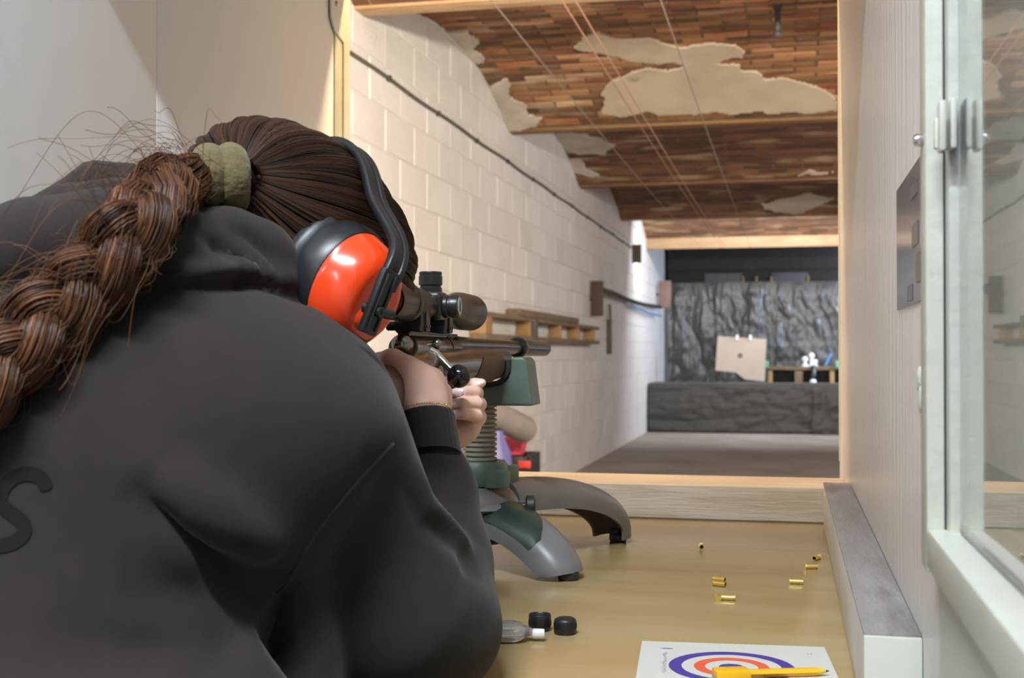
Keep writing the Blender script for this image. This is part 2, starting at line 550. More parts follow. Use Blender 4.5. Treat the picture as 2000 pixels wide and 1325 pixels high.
def to_mesh(name, mb, shift, bevel=0.0, smooth=40, bseg=2):
    me = bpy.data.meshes.new(name)
    if isinstance(mb, tuple):
        V, F = mb
        V = np.asarray(V, float) - shift
        me.from_pydata(V.tolist(), [], F if isinstance(F, list) else F.tolist())
    else:
        V = np.asarray(mb.v, float) - shift
        me.from_pydata(V.tolist(), [], mb.f)
    if bevel or not isinstance(mb, tuple):
        bm = bmesh.new()
        bm.from_mesh(me)
        bmesh.ops.recalc_face_normals(bm, faces=bm.faces)
        if bevel:
            es = [e for e in bm.edges if len(e.link_faces) == 2 and e.calc_face_angle(0) > math.radians(35)]
            bmesh.ops.bevel(bm, geom=es, offset=bevel, segments=bseg, profile=0.6, affect='EDGES', clamp_overlap=True)
        bm.to_mesh(me)
        bm.free()
    if smooth:
        me.shade_smooth()
        if smooth < 180:
            me.set_sharp_from_angle(angle=math.radians(smooth))
    me.validate()
    return me


def props(o, label=None, cat=None, group=None, kind=None):
    if label: o['label'] = label
    if cat: o['category'] = cat
    if group: o['group'] = group
    if kind: o['kind'] = kind
    return o


def thing(name, loc, label, cat, group=None, kind=None):
    o = bpy.data.objects.new(name, None)
    o.empty_display_size = 0.05
    COL.objects.link(o)
    o.location = tuple(loc)
    WL[o.name] = np.asarray(loc, float)
    return props(o, label, cat, group, kind)


def ob(name, mb, material, parent=None, label=None, cat=None, group=None, kind=None, bevel=0.0, smooth=40, bseg=2, base=None):
    """one mesh object; top level ones get their origin at their base"""
    if parent is None:
        V = np.asarray(mb[0] if isinstance(mb, tuple) else mb.v, float)
        lo, hi = V.min(0), V.max(0)
        loc = np.array([(lo[0] + hi[0]) / 2, (lo[1] + hi[1]) / 2, lo[2]]) if base is None else np.asarray(base, float)
    else:
        loc = WL[parent.name]
    me = to_mesh(name, mb, loc, bevel, smooth, bseg)
    o = bpy.data.objects.new(name, me)
    COL.objects.link(o)
    me.materials.append(MATS[material])
    if parent is None:
        o.location = tuple(loc)
    else:
        o.parent = parent
    WL[o.name] = loc
    return props(o, label, cat, group, kind)


def struct(name, mb, material, label=None, **k):
    return ob(name, mb, material, None, label, None, None, 'structure', **k)


def struct(name, mb, material, label, cat, **k):
    return ob(name, mb, material, None, label, cat, None, 'structure', **k)


# ================================================================== SETTING
XL, XR = -1.83, 3.0            # range side walls
YB = 19.0                      # back wall of the range
BEAMS = [2.40, 5.08, 8.10, 10.90, 13.70, 16.30, 19.1]
ZB = 2.545                     # underside of the beams
RISE = 0.27

# --- floors
struct('floor', MB().box2((-3.2, -3.2, -0.06), (3.2, 2.2, 0.0)), 'room_floor', 'grey floor of the shooting room under the bench', 'floor')
struct('floor_range', MB().box2((XL - .1, 2.2, -0.06), (XR + .1, YB + .1, 0.0)), 'concrete', 'bare grey brown concrete floor of the firing lane', 'floor')

# --- shooters' room shell
struct('ceiling_room', MB().box2((-3.2, -3.2, 3.0), (3.2, 2.3, 3.08)), 'room_paint', 'white ceiling of the shooting room', 'ceiling')
struct('wall_rear', MB().box2((-3.2, -3.28, 0), (3.2, -3.2, 3.0)), 'room_paint', 'white wall behind the shooter', 'wall')
struct('wall_room_left', MB().box2((-3.28, -3.2, 0), (-3.2, 2.3, 3.0)), 'room_paint', 'white side wall of the shooting room', 'wall')
struct('wall_room_right', MB().box2((3.2, -3.2, 0), (3.28, 2.3, 3.0)), 'room_paint', 'white opposite side wall of the shooting room', 'wall')

# wall with the hatch: lintel over the opening, parapet under the bench, flanks
PX0, PX1 = -0.864, 0.09
w = MB()
w.box2((-3.2, 2.1, 1.76), (3.2, 2.3, 3.0))
w.box2((-3.2, 2.1, 0.0), (3.2, 2.3, 0.70))
w.box2((-3.2, 2.1, 0.70), (PX0 - .02, 2.3, 1.76))
w.box2((1.10, 2.1, 0.70), (3.2, 2.3, 1.76))
struct('wall_hatch', w, 'room_paint', 'wall between shooting room and lane with the hatch opening', 'wall', smooth=0)

# booth canopy that shades the upper ends of the side panels
struct('ceiling_booth', MB().box2((PX0, 1.15, 1.73), (PX1, 2.1, 1.79)), 'booth_paint', 'white canopy board above the shooting bench', 'ceiling', smooth=0)

# --- left booth panel (two boards, metal edge, hinge plate)
yj = (1.72 + PX0 * math.sin(YAW)) / math.cos(YAW)
pl = thing('wall_booth_left', (PX0, 1.0, 0.0), 'white painted panel wall on the left of the shooting bench', 'wall', kind='structure')
ob('panel', MB().box2((PX0 - .03, yj + .0015, 0.0), (PX0, 2.295, 1.99)), 'booth_paint', pl, bevel=.0012)
ob('panel', MB().box2((PX0 - .03, 0.2, 0.0), (PX0, yj - .0015, 1.99)), 'booth_paint', pl, bevel=.0012)
ob('joint_strip', MB().box2((PX0 - .034, yj - .0015, 0.0), (PX0 - .0010, yj + .0015, 1.99)), 'white_plastic', pl)
ob('edge_profile', MB().box2((PX0 - .034, 2.296, 0.0), (PX0 + .006, 2.330, 1.99)).box2((PX0, 2.255, 0.0), (PX0 + .003, 2.296, 1.99)), 'metal_edge', pl, bevel=.001)
hp = ob('hinge_plate', MB().prism([(PX0 + .003, 2.225, 1.99), (PX0 + .003, 2.225, 1.695), (PX0 + .003, 2.245, 1.672), (PX0 + .003, 2.296, 1.66), (PX0 + .003, 2.296, 1.99)], (.004, 0, 0)), 'frame_paint', pl, bevel=.001)
ob('screw', MB().lathe((PX0 + .007, 2.25, 1.725), (1, 0, 0), [(0, .006), (.002, .005), (.003, .002)], 12), 'bolt_steel', hp)

# --- right booth panel with window, ledge in front
LZ = TZ + 0.069
wr = thing('wall_booth_right', (PX1, 1.0, 0.0), 'white painted panel wall on the right of the shooting bench', 'wall', kind='structure')
ob('panel', MB().box2((PX1, 0.795, 0.0), (PX1 + .05, 2.30, 1.99)), 'booth_paint_right', wr, bevel=.002)
ob('lower_panel', MB().box2((PX1, -1.2, 0.0), (PX1 + .05, 0.793, 0.915)), 'wall_lower', wr, bevel=.002)
ob('upper_panel', MB().box2((PX1, -1.2, 1.95), (PX1 + .05, 0.793, 2.99)), 'booth_paint_right', wr, bevel=.002)
ob('edge_profile', MB().box2((PX1 - .001, 2.262, LZ), (PX1 + .052, 2.312, 1.76)), 'metal_edge', wr, bevel=.001)
ob('paint_blob', MB().ball((PX1 - .001, 0.895, 1.045 - .0185), .006, 12, sc=(.4, 1.3, 1.6)).ball((PX1 - .001, 0.89, 1.045 - .032), .005, 12, sc=(.4, 1.1, 2)), 'frame_paint', wr)

# window in the right panel: fixed frame, sash, pane
wn = thing('window_1', (PX1, 0.5, 0.92), 'white framed window with clear glass on the right of the bench', 'window', kind='structure')
ob('frame_stile', MB().box2((.0795, 0.765, 0.915), (.14, 0.795, 1.95)), 'frame_paint', wn, bevel=.002)
ob('sash_stile', MB().box2((.0905, 0.748, 0.94), (.13, 0.765, 1.95)), 'frame_paint', wn, bevel=.0015)
ob('putty_line', MB().box2((.0895, 0.7635, 0.94), (.0908, 0.7655, 1.95)), 'rubber_dark', wn)
rl = ob('frame_rail', MB().box2((.0795, -1.2, 0.917), (.14, 0.765, 0.941)), 'frame_paint', wn, bevel=.003)
ob('sash_rail', MB().box2((.0985, -1.2, 0.9405), (.128, 0.748, 0.9445)), 'frame_paint', wn, bevel=.001)
ob('top_rail', MB().box2((.0795, -1.2, 1.93), (.14, 0.765, 1.96)), 'frame_paint', wn, bevel=.003)
ob('window_gasket', MB().box2((.1005, -1.2, 0.944), (.1018, 0.748, 0.9465)), 'rubber_dark', wn)
g = bpy.data.materials.new('window_glass'); g.use_nodes = True
gb = g.node_tree.nodes['Principled BSDF']
gb.inputs['Base Color'].default_value = (.86, .88, .86, 1); gb.inputs['Roughness'].default_value = 0.012
gb.inputs['Transmission Weight'].default_value = 1.0; gb.inputs['IOR'].default_value = 1.5
MATS['window_glass'] = g
# the sash stands a touch open, so the pane is turned by half a degree
ga = math.radians(0.45)
axg = np.array([[math.cos(ga), math.sin(ga), 0], [-math.sin(ga), math.cos(ga), 0], [0, 0, 1]])
ob('pane', MB().box((.1055, -.225, 1.437), (.004, 1.942, 0.99), axg), 'window_glass', wn)
lt = ob('latch', MB().box((.0862, 0.742, 1.175), (.0038, .014, .029)).box((.0920, 0.741, 1.176), (.0034, .014, .029)).box((.0885, 0.748, 1.172), (.012, .006, .018)), 'frame_paint', wn, bevel=.0015)
ob('screw', MB().lathe((.0795, 0.780, 1.174), (-1, -.6, 0), [(0, .004), (.004, .0038), (.006, .002)], 12), 'chrome', wn)

# neighbouring booth seen through the glass, its dimness put into the black colour
struct('wall_next_booth', MB().box2((1.05, -1.2, 0.0), (1.10, 2.30, 1.99)), 'black_board', 'panel behind the glass blackened to stand for the dim neighbouring booth', 'wall', smooth=0)

# --- ledge on the right of the bench
ld = thing('bench_ledge', (.07, 1.4, TZ), 'worn grey topped timber ledge along the right panel', 'ledge')
ob('ledge_body', MB().box2((.0515, 0.895, TZ), (PX1 - .0005, 1.925, LZ - .0025)), 'ledge_paint', ld, bevel=.002)
ob('ledge_top', MB().box2((.0508, 0.896, LZ - .0028), (PX1 - .0005, 1.926, LZ)), 'ledge_wood', ld, bevel=.0012)
ob('ledge_end', MB().box2((.0505, 0.889, TZ - .10), (PX1 - .0005, 0.895, LZ - .001)), 'wall_lower', ld, bevel=.001)

# --- bench top and sill
struct('bench_front', MB().box2((PX0, 0.95, 0.0), (PX1, 0.98, TZ - .045)), 'pine_old', 'brown front board under the bench', 'bench', smooth=0)
bt = ob('bench_top', MB().box2((PX0, 0.885, TZ - .04), (PX1 - .0005, 2.10, TZ)), 'table_top', None, 'varnished yellow brown plywood bench top under the rifle rest', 'bench', kind='structure', bevel=.002)
kb0 = tab(1060, 1011); kb1 = tab(1611, 1023)
ky = kb1[1]
sl = ob('window_sill', MB().box2((PX0, ky, TZ + .0005), (PX1 + .0, ky + .17, TZ + .054)), 'kerb_wood', None, 'pale worn timber sill at the far edge of the bench', 'sill', kind='structure', bevel=.003)
print('kerb y', kb0, kb1)

# --- range walls
# left wall: painted concrete blocks, each one a piece
wl = thing('wall_left', (XL, 10, 0), 'white painted concrete block wall along the left of the lane', 'wall', kind='structure')
ob('wall_core', MB().box2((XL - .25, 2.30, 0.0), (XL - .006, YB + .1, 2.95)), 'block_joint', wl, smooth=0)
BH, BL, JT = 0.20, 0.45, 0.007


def block_mesh(name, L, H):
    b_ = MB().box2((-.06, 0, 0), (0.0, L, H))
    me = to_mesh(name, b_, np.zeros(3), bevel=.004, smooth=30, bseg=1)
    me.materials.append(MATS['block_paint'])
    return me


bm_full = block_mesh('block', BL - JT, BH - JT)
n_obj = 0
stuff = MB()
for r_ in range(15):
    z0 = -0.013 + r_ * BH
    y = 2.3 - (0.5 * BL if r_ % 2 else 0.0)
    while y < YB:
        near = (4.6 < y < 12.2 and z0 > 0.75 and z0 < 2.75) or (7.0 < y < 13.4 and 0 <= z0 <= 0.75)
        jit = rng.uniform(-.0015, .0015)
        if near and n_obj < 290:
            o = bpy.data.objects.new('block', bm_full)
            COL.objects.link(o)
            o.parent = wl
            o.location = (jit, y - 10, z0)
            n_obj += 1
        else:
            stuff.box2((XL - .06, max(y, 2.3), max(z0, 0)), (XL + jit, min(y + BL - JT, YB), z0 + BH - JT))
        y += BL
ob('far_blocks', stuff, 'block_paint', wl, kind='stuff', smooth=0)
print('blocks', n_obj)
struct('wall_right', MB().box2((XR, 2.30, 0.0), (XR + .2, YB + .1, 2.95)), 'block_paint', 'white wall on the far right of the lane', 'wall', smooth=0)
struct('wall_back', MB().box2((XL - .2, YB, 0.0), (XR + .2, YB + .2, 2.95)), 'black_board', 'dark end wall behind the plastic sheets', 'wall', smooth=0)

# --- vaulted brick ceiling
ce = thing('ceiling', (0, 10, ZB), 'vaulted brick ceiling with flaking plaster between rusty beams', 'ceiling', kind='structure')


def arc(b0, b1, s, lift=0.0):
    """point on the vault between beams at b0 and b1, s in 0..1; returns (y, z, normal y, normal z) facing down"""
    L = b1 - b0
    R = (L * L / 4 + RISE * RISE) / (2 * RISE)
    a = math.asin(L / 2 / R)
    t = -a + 2 * a * s
    yc, zc = (b0 + b1) / 2, ZB + RISE - R
    return yc + (R - lift) * math.sin(t), zc + (R - lift) * math.cos(t), -math.sin(t), -math.cos(t)


def arclen(b0, b1):
    L = b1 - b0
    R = (L * L / 4 + RISE * RISE) / (2 * RISE)
    return 2 * math.asin(L / 2 / R) * R


def vault_shell(b0, b1, x0, x1, material, back=0.0):
    n = 24
    vs, fs, uvs = [], [], []
    for i in range(n + 1):
        y, z, ny, nz = arc(b0, b1, i / n, -back)
        for x in (x0, x1):
            vs.append((x, y, z))
            uvs.append((x, i / n * arclen(b0, b1) + b0))
    m0 = len(vs)
    for i in range(n + 1):
        y, z, ny, nz = arc(b0, b1, i / n, -.12)
        for x in (x0, x1):
            vs.append((x, y, z))
            uvs.append((x, i / n * arclen(b0, b1) + b0))
    for i in range(n):
        fs.append((2 * i, 2 * i + 2, 2 * i + 3, 2 * i + 1))
        fs.append((m0 + 2 * i, m0 + 2 * i + 1, m0 + 2 * i + 3, m0 + 2 * i + 2))
    o = ob('vault', (vs, fs), material, ce, smooth=60)
    me = o.data
    ul = me.uv_layers.new(name='UVMap')
    for lp in me.loops:
        ul.data[lp.index].uv = uvs[lp.vertex_index]
    return o


inner = [BEAMS[i] for i in range(len(BEAMS))]
FL = 0.065                      # half flange
for i in range(len(BEAMS) - 1):
    b0, b1 = BEAMS[i] + FL, BEAMS[i + 1] - FL
    vault_shell(b0, b1, XL - .1, XR + .1, 'mortar' if i == 1 else 'vault_brick', back=0.006 if i == 1 else 0.0)
for i, y in enumerate(BEAMS[1:-1]):
    m_ = 'beam_pale' if i in (0, 4) else 'beam_rust'
    b_ = MB().box2((XL - .1, y - FL, ZB - .012), (XR + .1, y + FL, ZB + .006)).box2((XL - .1, y - .02, ZB), (XR + .1, y + .02, ZB + .14))
    ob('beam', b_, m_, ce, bevel=.002)

ob('beam_fascia', MB().box2((XL - .1, BEAMS[5] - FL - .03, 2.415), (XR + .1, BEAMS[5] - FL, 2.60)), 'fascia', ce, bevel=.004)

# bricks of the nearest vault, each a piece
b0, b1 = BEAMS[1] + FL, BEAMS[2] - FL
AL = arclen(b0, b1)
NC = int(AL / 0.075)
brick_meshes = []
for kk in range(3):
    bb = MB().box2((-.12, -.0325, -.02), (.12, .0325, .02))
    me = to_mesh('brick', bb, np.zeros(3), bevel=.005, smooth=30, bseg=1)
    me.materials.append(MATS[('brick_red', 'brick_brown', 'brick_red')[kk]])
    brick_meshes.append(me)
nb = 0
far_b = MB()
for c in reversed(range(NC)):
    s = (c + 0.5) * 0.075 / AL
    if s > 1: continue
    x = XL + 0.0 + (0.125 if c % 2 else 0.0)
    while x < XR:
        lift = rng.uniform(-.0015, .0025)
        y, z, ny, nz = arc(b0, b1, s, lift - .020)
        xc = x + .12
        if xc < 0.62 and nb < 295 and c >= 9:
            # more brown bricks on the near side, the beam's shade put into their colour
            pick = rng.random()
            me = brick_meshes[1] if pick < (0.25 if s > 0.62 else 0.6) else brick_meshes[0]
            o = bpy.data.objects.new('brick', me)
            COL.objects.link(o)
            o.parent = ce
            o.location = (xc, y - 10, z - ZB)
            o.rotation_euler = (math.atan2(-ny, -nz) * -1 + rng.uniform(-.01, .01), rng.uniform(-.008, .008), rng.uniform(-.012, .012))
            nb += 1
        else:
            t = np.array([0, -nz, ny]); nn = np.array([0, ny, nz])
            far_b.box((xc, y, z), (.24, .065, .04), (np.array([1., 0, 0]), t, nn))
        x += 0.25
ob('far_bricks', far_b, 'brick_brown', ce, kind='stuff', smooth=0)
print('bricks', nb)


# plaster left on the vaults: irregular slabs that follow the curve
def vault_hit(u, v, b0, b1):
    r = ray(u, v)
    best = None
    for k in range(400):
        s = k / 399
        y, z, _, _ = arc(b0, b1, s)
        t = (y - CAM[1]) / r[1]
        dz = CAM[2] + r[2] * t - z
        if best is not None and (best[0] < 0) != (dz < 0):
            hit = (CAM[0] + r[0] * t, s)
        best = (dz,)
    try:
        return hit
    except UnboundLocalError:
        return None


def in_poly(x, y, P):
    c = False
    n = len(P)
    for i in range(n):
        x1, y1 = P[i]; x2, y2 = P[(i + 1) % n]
        if (y1 > y) != (y2 > y) and x < (x2 - x1) * (y - y1) / (y2 - y1) + x1:
            c = not c
    return c


def wob(x, y, sd):
    return (math.sin(x * 9.1 + sd) * math.sin(y * 17.3 + sd * 2.1) + .45 * math.sin(x * 19.7 + y * 26 + sd * 3) + .12 * math.sin(x * 61 - y * 47 + sd))


def plaster(b0, b1, poly_px, name, material, thick=.012, cell=.014, amp=.03, sd=0.0, xs=None):
    AL = arclen(b0, b1)
    if poly_px is not None:
        P = [vault_hit(u, v, b0, b1) for u, v in poly_px]
        P = [(p[0], p[1] * AL) for p in P if p is not None]
    else:
        P = [(a, b * AL) for a, b in xs]
    if len(P) < 3:
        print('plaster miss', name); return
    A = np.array(P)
    x0, y0 = A.min(0) - .05; x1, y1 = A.max(0) + .05
    nx, ny_ = int((x1 - x0) / cell) + 1, int((y1 - y0) / cell) + 1
    inside = np.zeros((nx, ny_), bool)
    for i in range(nx):
        for j in range(ny_):
            X, Y = x0 + (i + .5) * cell, y0 + (j + .5) * cell
            q = wob(X, Y, sd) * amp
            q2 = wob(Y * 1.3 + 4, X, sd + 1) * amp
            inside[i, j] = in_poly(X + q, Y + q2, P) and 0 < Y / AL < 1
    idx = {}
    vs, fs = [], []

    def vid(i, j, k):
        if (i, j, k) not in idx:
            s = (y0 + j * cell) / AL
            y, z, _, _ = arc(b0, b1, min(max(s, 0), 1), (thick if k else -.01))
            idx[(i, j, k)] = len(vs)
            vs.append((x0 + i * cell, y, z))
        return idx[(i, j, k)]
    for i in range(nx):
        for j in range(ny_):
            if not inside[i, j]: continue
            fs.append((vid(i, j, 1), vid(i, j + 1, 1), vid(i + 1, j + 1, 1), vid(i + 1, j, 1)))
            for di, dj, e in ((-1, 0, ((i, j), (i, j + 1))), (1, 0, ((i + 1, j + 1), (i + 1, j))), (0, -1, ((i + 1, j), (i, j))), (0, 1, ((i, j + 1), (i + 1, j + 1)))):
                a_, b_ = i + di, j + dj
                if not (0 <= a_ < nx and 0 <= b_ < ny_) or not inside[a_, b_]:
                    p, q = e
                    fs.append((vid(*p, 0), vid(*q, 0), vid(*q, 1), vid(*p, 1)))
    if fs:
        ob(name, (vs, fs), material, ce, smooth=60)


V1 = (BEAMS[1] + FL, BEAMS[2] - FL)
V2 = (BEAMS[2] + FL, BEAMS[3] - FL)
V3 = (BEAMS[3] + FL, BEAMS[4] - FL)
plaster(*V1, [(1180, 222), (1178, 185), (1200, 155), (1240, 140), (1290, 132), (1345, 128), (1400, 118), (1450, 128), (1500, 148), (1545, 158), (1590, 165), (1632, 190), (1632, 215)], 'plaster_patch', 'plaster', sd=1.0)
plaster(*V1, [(1130, 92), (1132, 72), (1170, 66), (1215, 76), (1270, 74), (1330, 92), (1380, 85), (1440, 82), (1450, 110), (1400, 122), (1330, 126), (1270, 120), (1200, 108)], 'plaster_patch', 'plaster', sd=2.3)
plaster(*V1, [(870, 62), (905, 58), (930, 70), (930, 100), (945, 120), (925, 130), (900, 110), (880, 85)], 'plaster_patch', 'plaster_white', sd=3.1)
plaster(*V1, [(950, 180), (985, 150), (1000, 185), (1020, 210), (1060, 228), (1050, 250), (990, 252), (965, 215)], 'plaster_patch', 'plaster_white', sd=4.4)
plaster(*V2, [(1095, 310), (1130, 308), (1150, 330), (1170, 345), (1165, 368), (1120, 370), (1105, 335)], 'plaster_patch', 'plaster_white', sd=5.0)
plaster(*V2, [(1560, 345), (1590, 335), (1634, 333), (1634, 350), (1580, 356)], 'plaster_patch', 'plaster', sd=6.0)
plaster(*V2, [(1060, 262), (1100, 258), (1150, 262), (1200, 285), (1180, 300), (1110, 298), (1080, 285)], 'plaster_patch', 'plaster_white', sd=6.6)
plaster(*V3, [(1480, 400), (1530, 385), (1580, 378), (1634, 385), (1634, 422), (1600, 428), (1560, 415), (1510, 412)], 'plaster_patch', 'plaster', sd=7.0)
plaster(*V3, [(1205, 425), (1235, 425), (1245, 440), (1215, 445)], 'plaster_patch', 'plaster_white', sd=8.0)
# hook and lump of mortar under the first vault
hk = vault_hit(1519, 12, *V1)
yv, zv, _, _ = arc(*V1, hk[1] if hk else .5)
hx = hk[0] if hk else 0
ob('ceiling_bracket', MB().cyl((hx, yv, zv + .02), (hx, yv, zv - .13), .016, n=12).box((hx, yv, zv - .005), (.05, .05, .012)).ball((hx, yv, zv - .14), .024, 10), 'dark_grey_metal', ce, bevel=.004)

# --- cords along the ceiling
cordv = [(-1.11, 1.38, 'string_grey', 'leftmost thin grey carrier cord strung under the vaults'), (-.845, 1.38, 'string_pink', 'left cord of the pair of pinkish cords under the vaults'),
         (-.795, 1.38, 'string_pink', 'right cord of the pair of pinkish cords under the vaults'), (-.475, 1.38, 'string_grey', 'rightmost thin grey carrier cord strung under the vaults')]
for x, zr, m_, lb in cordv:
    pts = [(x, 2.32 + t * (16.2 - 2.32), CAM[2] + zr - .05 * math.sin(math.pi * t)) for t in np.linspace(0, 1, 24)]
    ob('carrier_cord', MB().tube(pts, .0030 if 'grey' in m_ else .0036, 6), m_, None, lb, 'cord', 'target carrier cords')

# --- cable along the left wall with clips
pts = []
for t in np.linspace(0, 1, 60):
    y = 2.35 + t * (14.6 - 2.35)
    pts.append((XL + .014, y, 2.335 - .035 * t + .004 * math.sin(y * 5.0)))
wc = thing('wall_cable', (XL, 8, 2.3), 'dark cable clipped along the top of the white block wall', 'cable')
ob('cable', MB().tube(pts, .0075, 8), 'cable_grey', wc)
clip = MB()
for k in range(0, 14):
    p = pts[3 + k * 4]
    ob('clip', MB().box((XL + .012, p[1], p[2]), (.022, .024, .026)), 'cable_black', wc, bevel=.003)

# lamp shields and boxes on the left wall
def shield(u0, u1, v0, v1, d, material, lb, deep=.05):
    a = at(u0, v1, d); b = at(u1, v0, d)
    t = thing('lamp_shield', (XL, a[1], a[2]), lb, 'board')
    xa, xb = a[0], b[0]
    ob('board', MB().box2((xa, a[1] - .012, a[2]), (xb, a[1] + .012, b[2])), material, t, bevel=.003)
    ob('bracket', MB().box2((XL, a[1] + .012, (a[2] + b[2]) / 2 - .02), (xb - .01, a[1] + deep, (a[2] + b[2]) / 2 + .02)), 'dark_grey_metal', t, bevel=.002)
    return t


shield(1234, 1253, 478, 514, 14.75, 'brown_board', 'small brown shield board high on the left wall by the cable end')
shield(1155, 1179, 549, 618, 11.6, 'brown_board', 'larger brown shield board standing out from the left wall')
shield(1286, 1311, 549, 602, 17.4, 'brown_board_lit', 'brown shield board tinted as if lamplit beside the left edge of the plastic sheet')

# cables drooping between the shields
def droop(pts_uvd, r, m_, lb):
    ctrl = np.array([at(*p) for p in pts_uvd])
    tt = np.linspace(0, 1, 30)
    k = np.linspace(0, 1, len(ctrl))
    P = np.stack([np.interp(tt, k, ctrl[:, i]) for i in range(3)], 1)
    for _ in range(6):
        P[1:-1] = (P[:-2] + 2 * P[1:-1] + P[2:]) / 4
    ob('droop_cable', MB().tube(P, r, 8), m_, None, lb, 'cable')


droop([(1179, 567, 11.65), (1200, 574, 12.6), (1225, 586, 13.8), (1255, 595, 15.2), (1290, 600, 17.2)], .026, 'cable_black', 'thick black cable drooping along the left wall')
droop([(1232, 596, 14.1), (1250, 603, 15), (1268, 612, 16), (1290, 617, 17.2)], .014, 'cable_blue', 'thin blue cable drooping below the black one')
# slab hanging from two wires
hs = thing('hanging_slab', at(1187, 692, 12.7), 'narrow dark grey slab hanging from two wires on the left wall', 'slab')
p0, p1 = at(1181, 692, 12.7), at(1195, 624, 12.7)
ob('slab', MB().box2((p0[0], p0[1] - .02, p0[2]), (p1[0], p0[1] + .02, p1[2])), 'dark_grey_metal', hs, bevel=.004)
for uu in (1184, 1192):
    a = at(uu, 625, 12.7); b = at(uu - 1, 580 if uu < 1190 else 594, 12.7)
    ob('wire', MB().cyl(a, b, .011, n=8), 'cable_black', hs)

# --- long wooden frame on the left wall
def wall_y(u):
    d = FPX * abs(XL + .05) / (math.cos(YAW) * (1540 - u))
    return (d + XL * math.sin(YAW)) / math.cos(YAW)


y0, y1 = wall_y(934), wall_y(1161)
zt, zb_ = 1.045 + (690 - 612) / FPX * 7.55, 1.045 + (690 - 664) / FPX * 7.55
fr = thing('wooden_rack', (XL, (y0 + y1) / 2, zb_), 'long pine frame with open compartments fixed to the left wall', 'rack')
DP = .10
ob('top_board', MB().box2((XL + .002, y0, zt - .03), (XL + DP, y1, zt)), 'pine_old', fr, bevel=.003)
ob('bottom_board', MB().box2((XL + .002, y0, zb_), (XL + DP, y1, zb_ + .035)), 'pine_old', fr, bevel=.003)
for uu in (934, 1022, 1083, 1119, 1150):
    yy = wall_y(uu)
    ob('divider', MB().box2((XL + .002, yy, zb_ + .035), (XL + DP, yy + (.16 if uu < 1000 else .05), zt - .03)), 'pine', fr, bevel=.003)
yy = wall_y(1030)
ob('clamp_strap', MB().box2((XL + .002, yy, zb_ - .01), (XL + DP + .012, yy + .09, zt)), 'dark_grey_metal', fr, bevel=.003)
ya, yb2 = wall_y(1003), wall_y(1120)
ob('loose_plank', MB().box2((XL + .01, ya, zt + .003), (XL + .10, yb2, zt + .05)), 'pine_old', None, 'loose grey brown plank lying on top of the pine frame', 'plank', bevel=.003)

# ================================================================== BULLET TRAP END
def fbm(x, y, sd, oct_=5):
    v = np.zeros_like(x)
    a, f = 1.0, 1.0
    r = np.random.default_rng(sd)
    for _ in range(oct_):
        for _k in range(3):
            th = r.uniform(0, 2 * math.pi)
            ph = r.uniform(0, 6.28)
            v += a * np.sin(f * (x * math.cos(th) + y * math.sin(th)) + ph) / 3
        a *= .55
        f *= 1.9
    return v


def sheet(name, x0, x1, z0, z1, y, lb, sd, mtl, amp=.05, fx=16, fz=3.2, n=90, m=70, gather=0.0):
    X, Z = np.meshgrid(np.linspace(x0, x1, n), np.linspace(z0, z1, m))
    D = amp * fbm(X * fx, Z * fz, sd) + amp * .8 * fbm(X * fx * 1.2 + 2 * fbm(X * 3, Z * 3, sd + 5), Z * fz * 2.6, sd + 1)
    D += amp * .35 * np.abs(fbm(X * 14, Z * 14, sd + 2))
    edge = np.minimum(1, (z1 - Z) / (.12 * (z1 - z0)) + .15)
    Y = y - np.abs(D * edge) * 1.0
    X = X + .012 * fbm(Z * 9, X * 5, sd + 3)
    vs = np.stack([X, Y, Z], -1).reshape(-1, 3)
    vs2 = vs + np.array([0, .004, 0])
    fs = []
    for j in range(m - 1):
        for i in range(n - 1):
            a = j * n + i
            fs.append((a, a + 1, a + n + 1, a + n))
            b = a + n * m
            fs.append((b, b + n, b + n + 1, b + 1))
    return ob(name, (np.vstack([vs, vs2]), fs), mtl, None, lb, 'sheet', 'black plastic sheets at the trap', smooth=180)


def px_x(u, d):
    return at(u, 690, d)[0]


DB = 18.4
yB = at(1450, 690, DB)[1]
xs = [px_x(1305, DB), px_x(1402, DB), px_x(1515, DB), px_x(1640, DB) + .25, 2.95]
ztop = 1.045 + (690 - 552) / FPX * DB
nm = ['left black plastic sheet hanging at the end of the lane', 'middle black plastic sheet hanging behind the white target card', 'right black plastic sheet hanging behind the far shelf', 'outermost black plastic sheet mostly hidden by the right panel']
for i in range(4):
    sheet('plastic_sheet', xs[i] - .02, xs[i + 1] + .02, 0.01, ztop, yB - .09 * (i % 2) - .08, nm[i], 20 + i, 'black_plastic_sheet', amp=.032, fx=8, fz=1.3)
# dark boards above the sheets
ub = thing('upper_baffle', (0.4, yB, ztop), 'wide black baffle board above the plastic sheets', 'baffle')
zz0, zz1 = 1.045 + (690 - 527) / FPX * DB, 2.80
ob('baffle_board', MB().box2((px_x(1302, DB), yB - .06, zz0), (2.95, yB + .02, zz1)), 'black_board', ub, bevel=.004)
ob('rail', MB().box2((px_x(1302, DB), yB - .03, ztop), (2.95, yB + .02, zz0)), 'black_board', ub, bevel=.004)
for (u0, u1) in ((1376, 1450), (1508, 1578)):
    ob('grey_plate', MB().box2((px_x(u0, DB), yB - .05, 1.045 + (690 - 559) / FPX * DB), (px_x(u1, DB), yB - .03, 1.045 + (690 - 534) / FPX * DB)), 'grey_plate', ub, bevel=.004)
for u0 in (1452, 1478, 1507, 1578):
    h0 = 1.045 + (690 - 558) / FPX * DB
    ob('peg', MB().cyl((px_x(u0, DB), yB - .06, h0), (px_x(u0, DB), yB - .06, h0 + .13), .018, .014, 8), 'pine', ub)
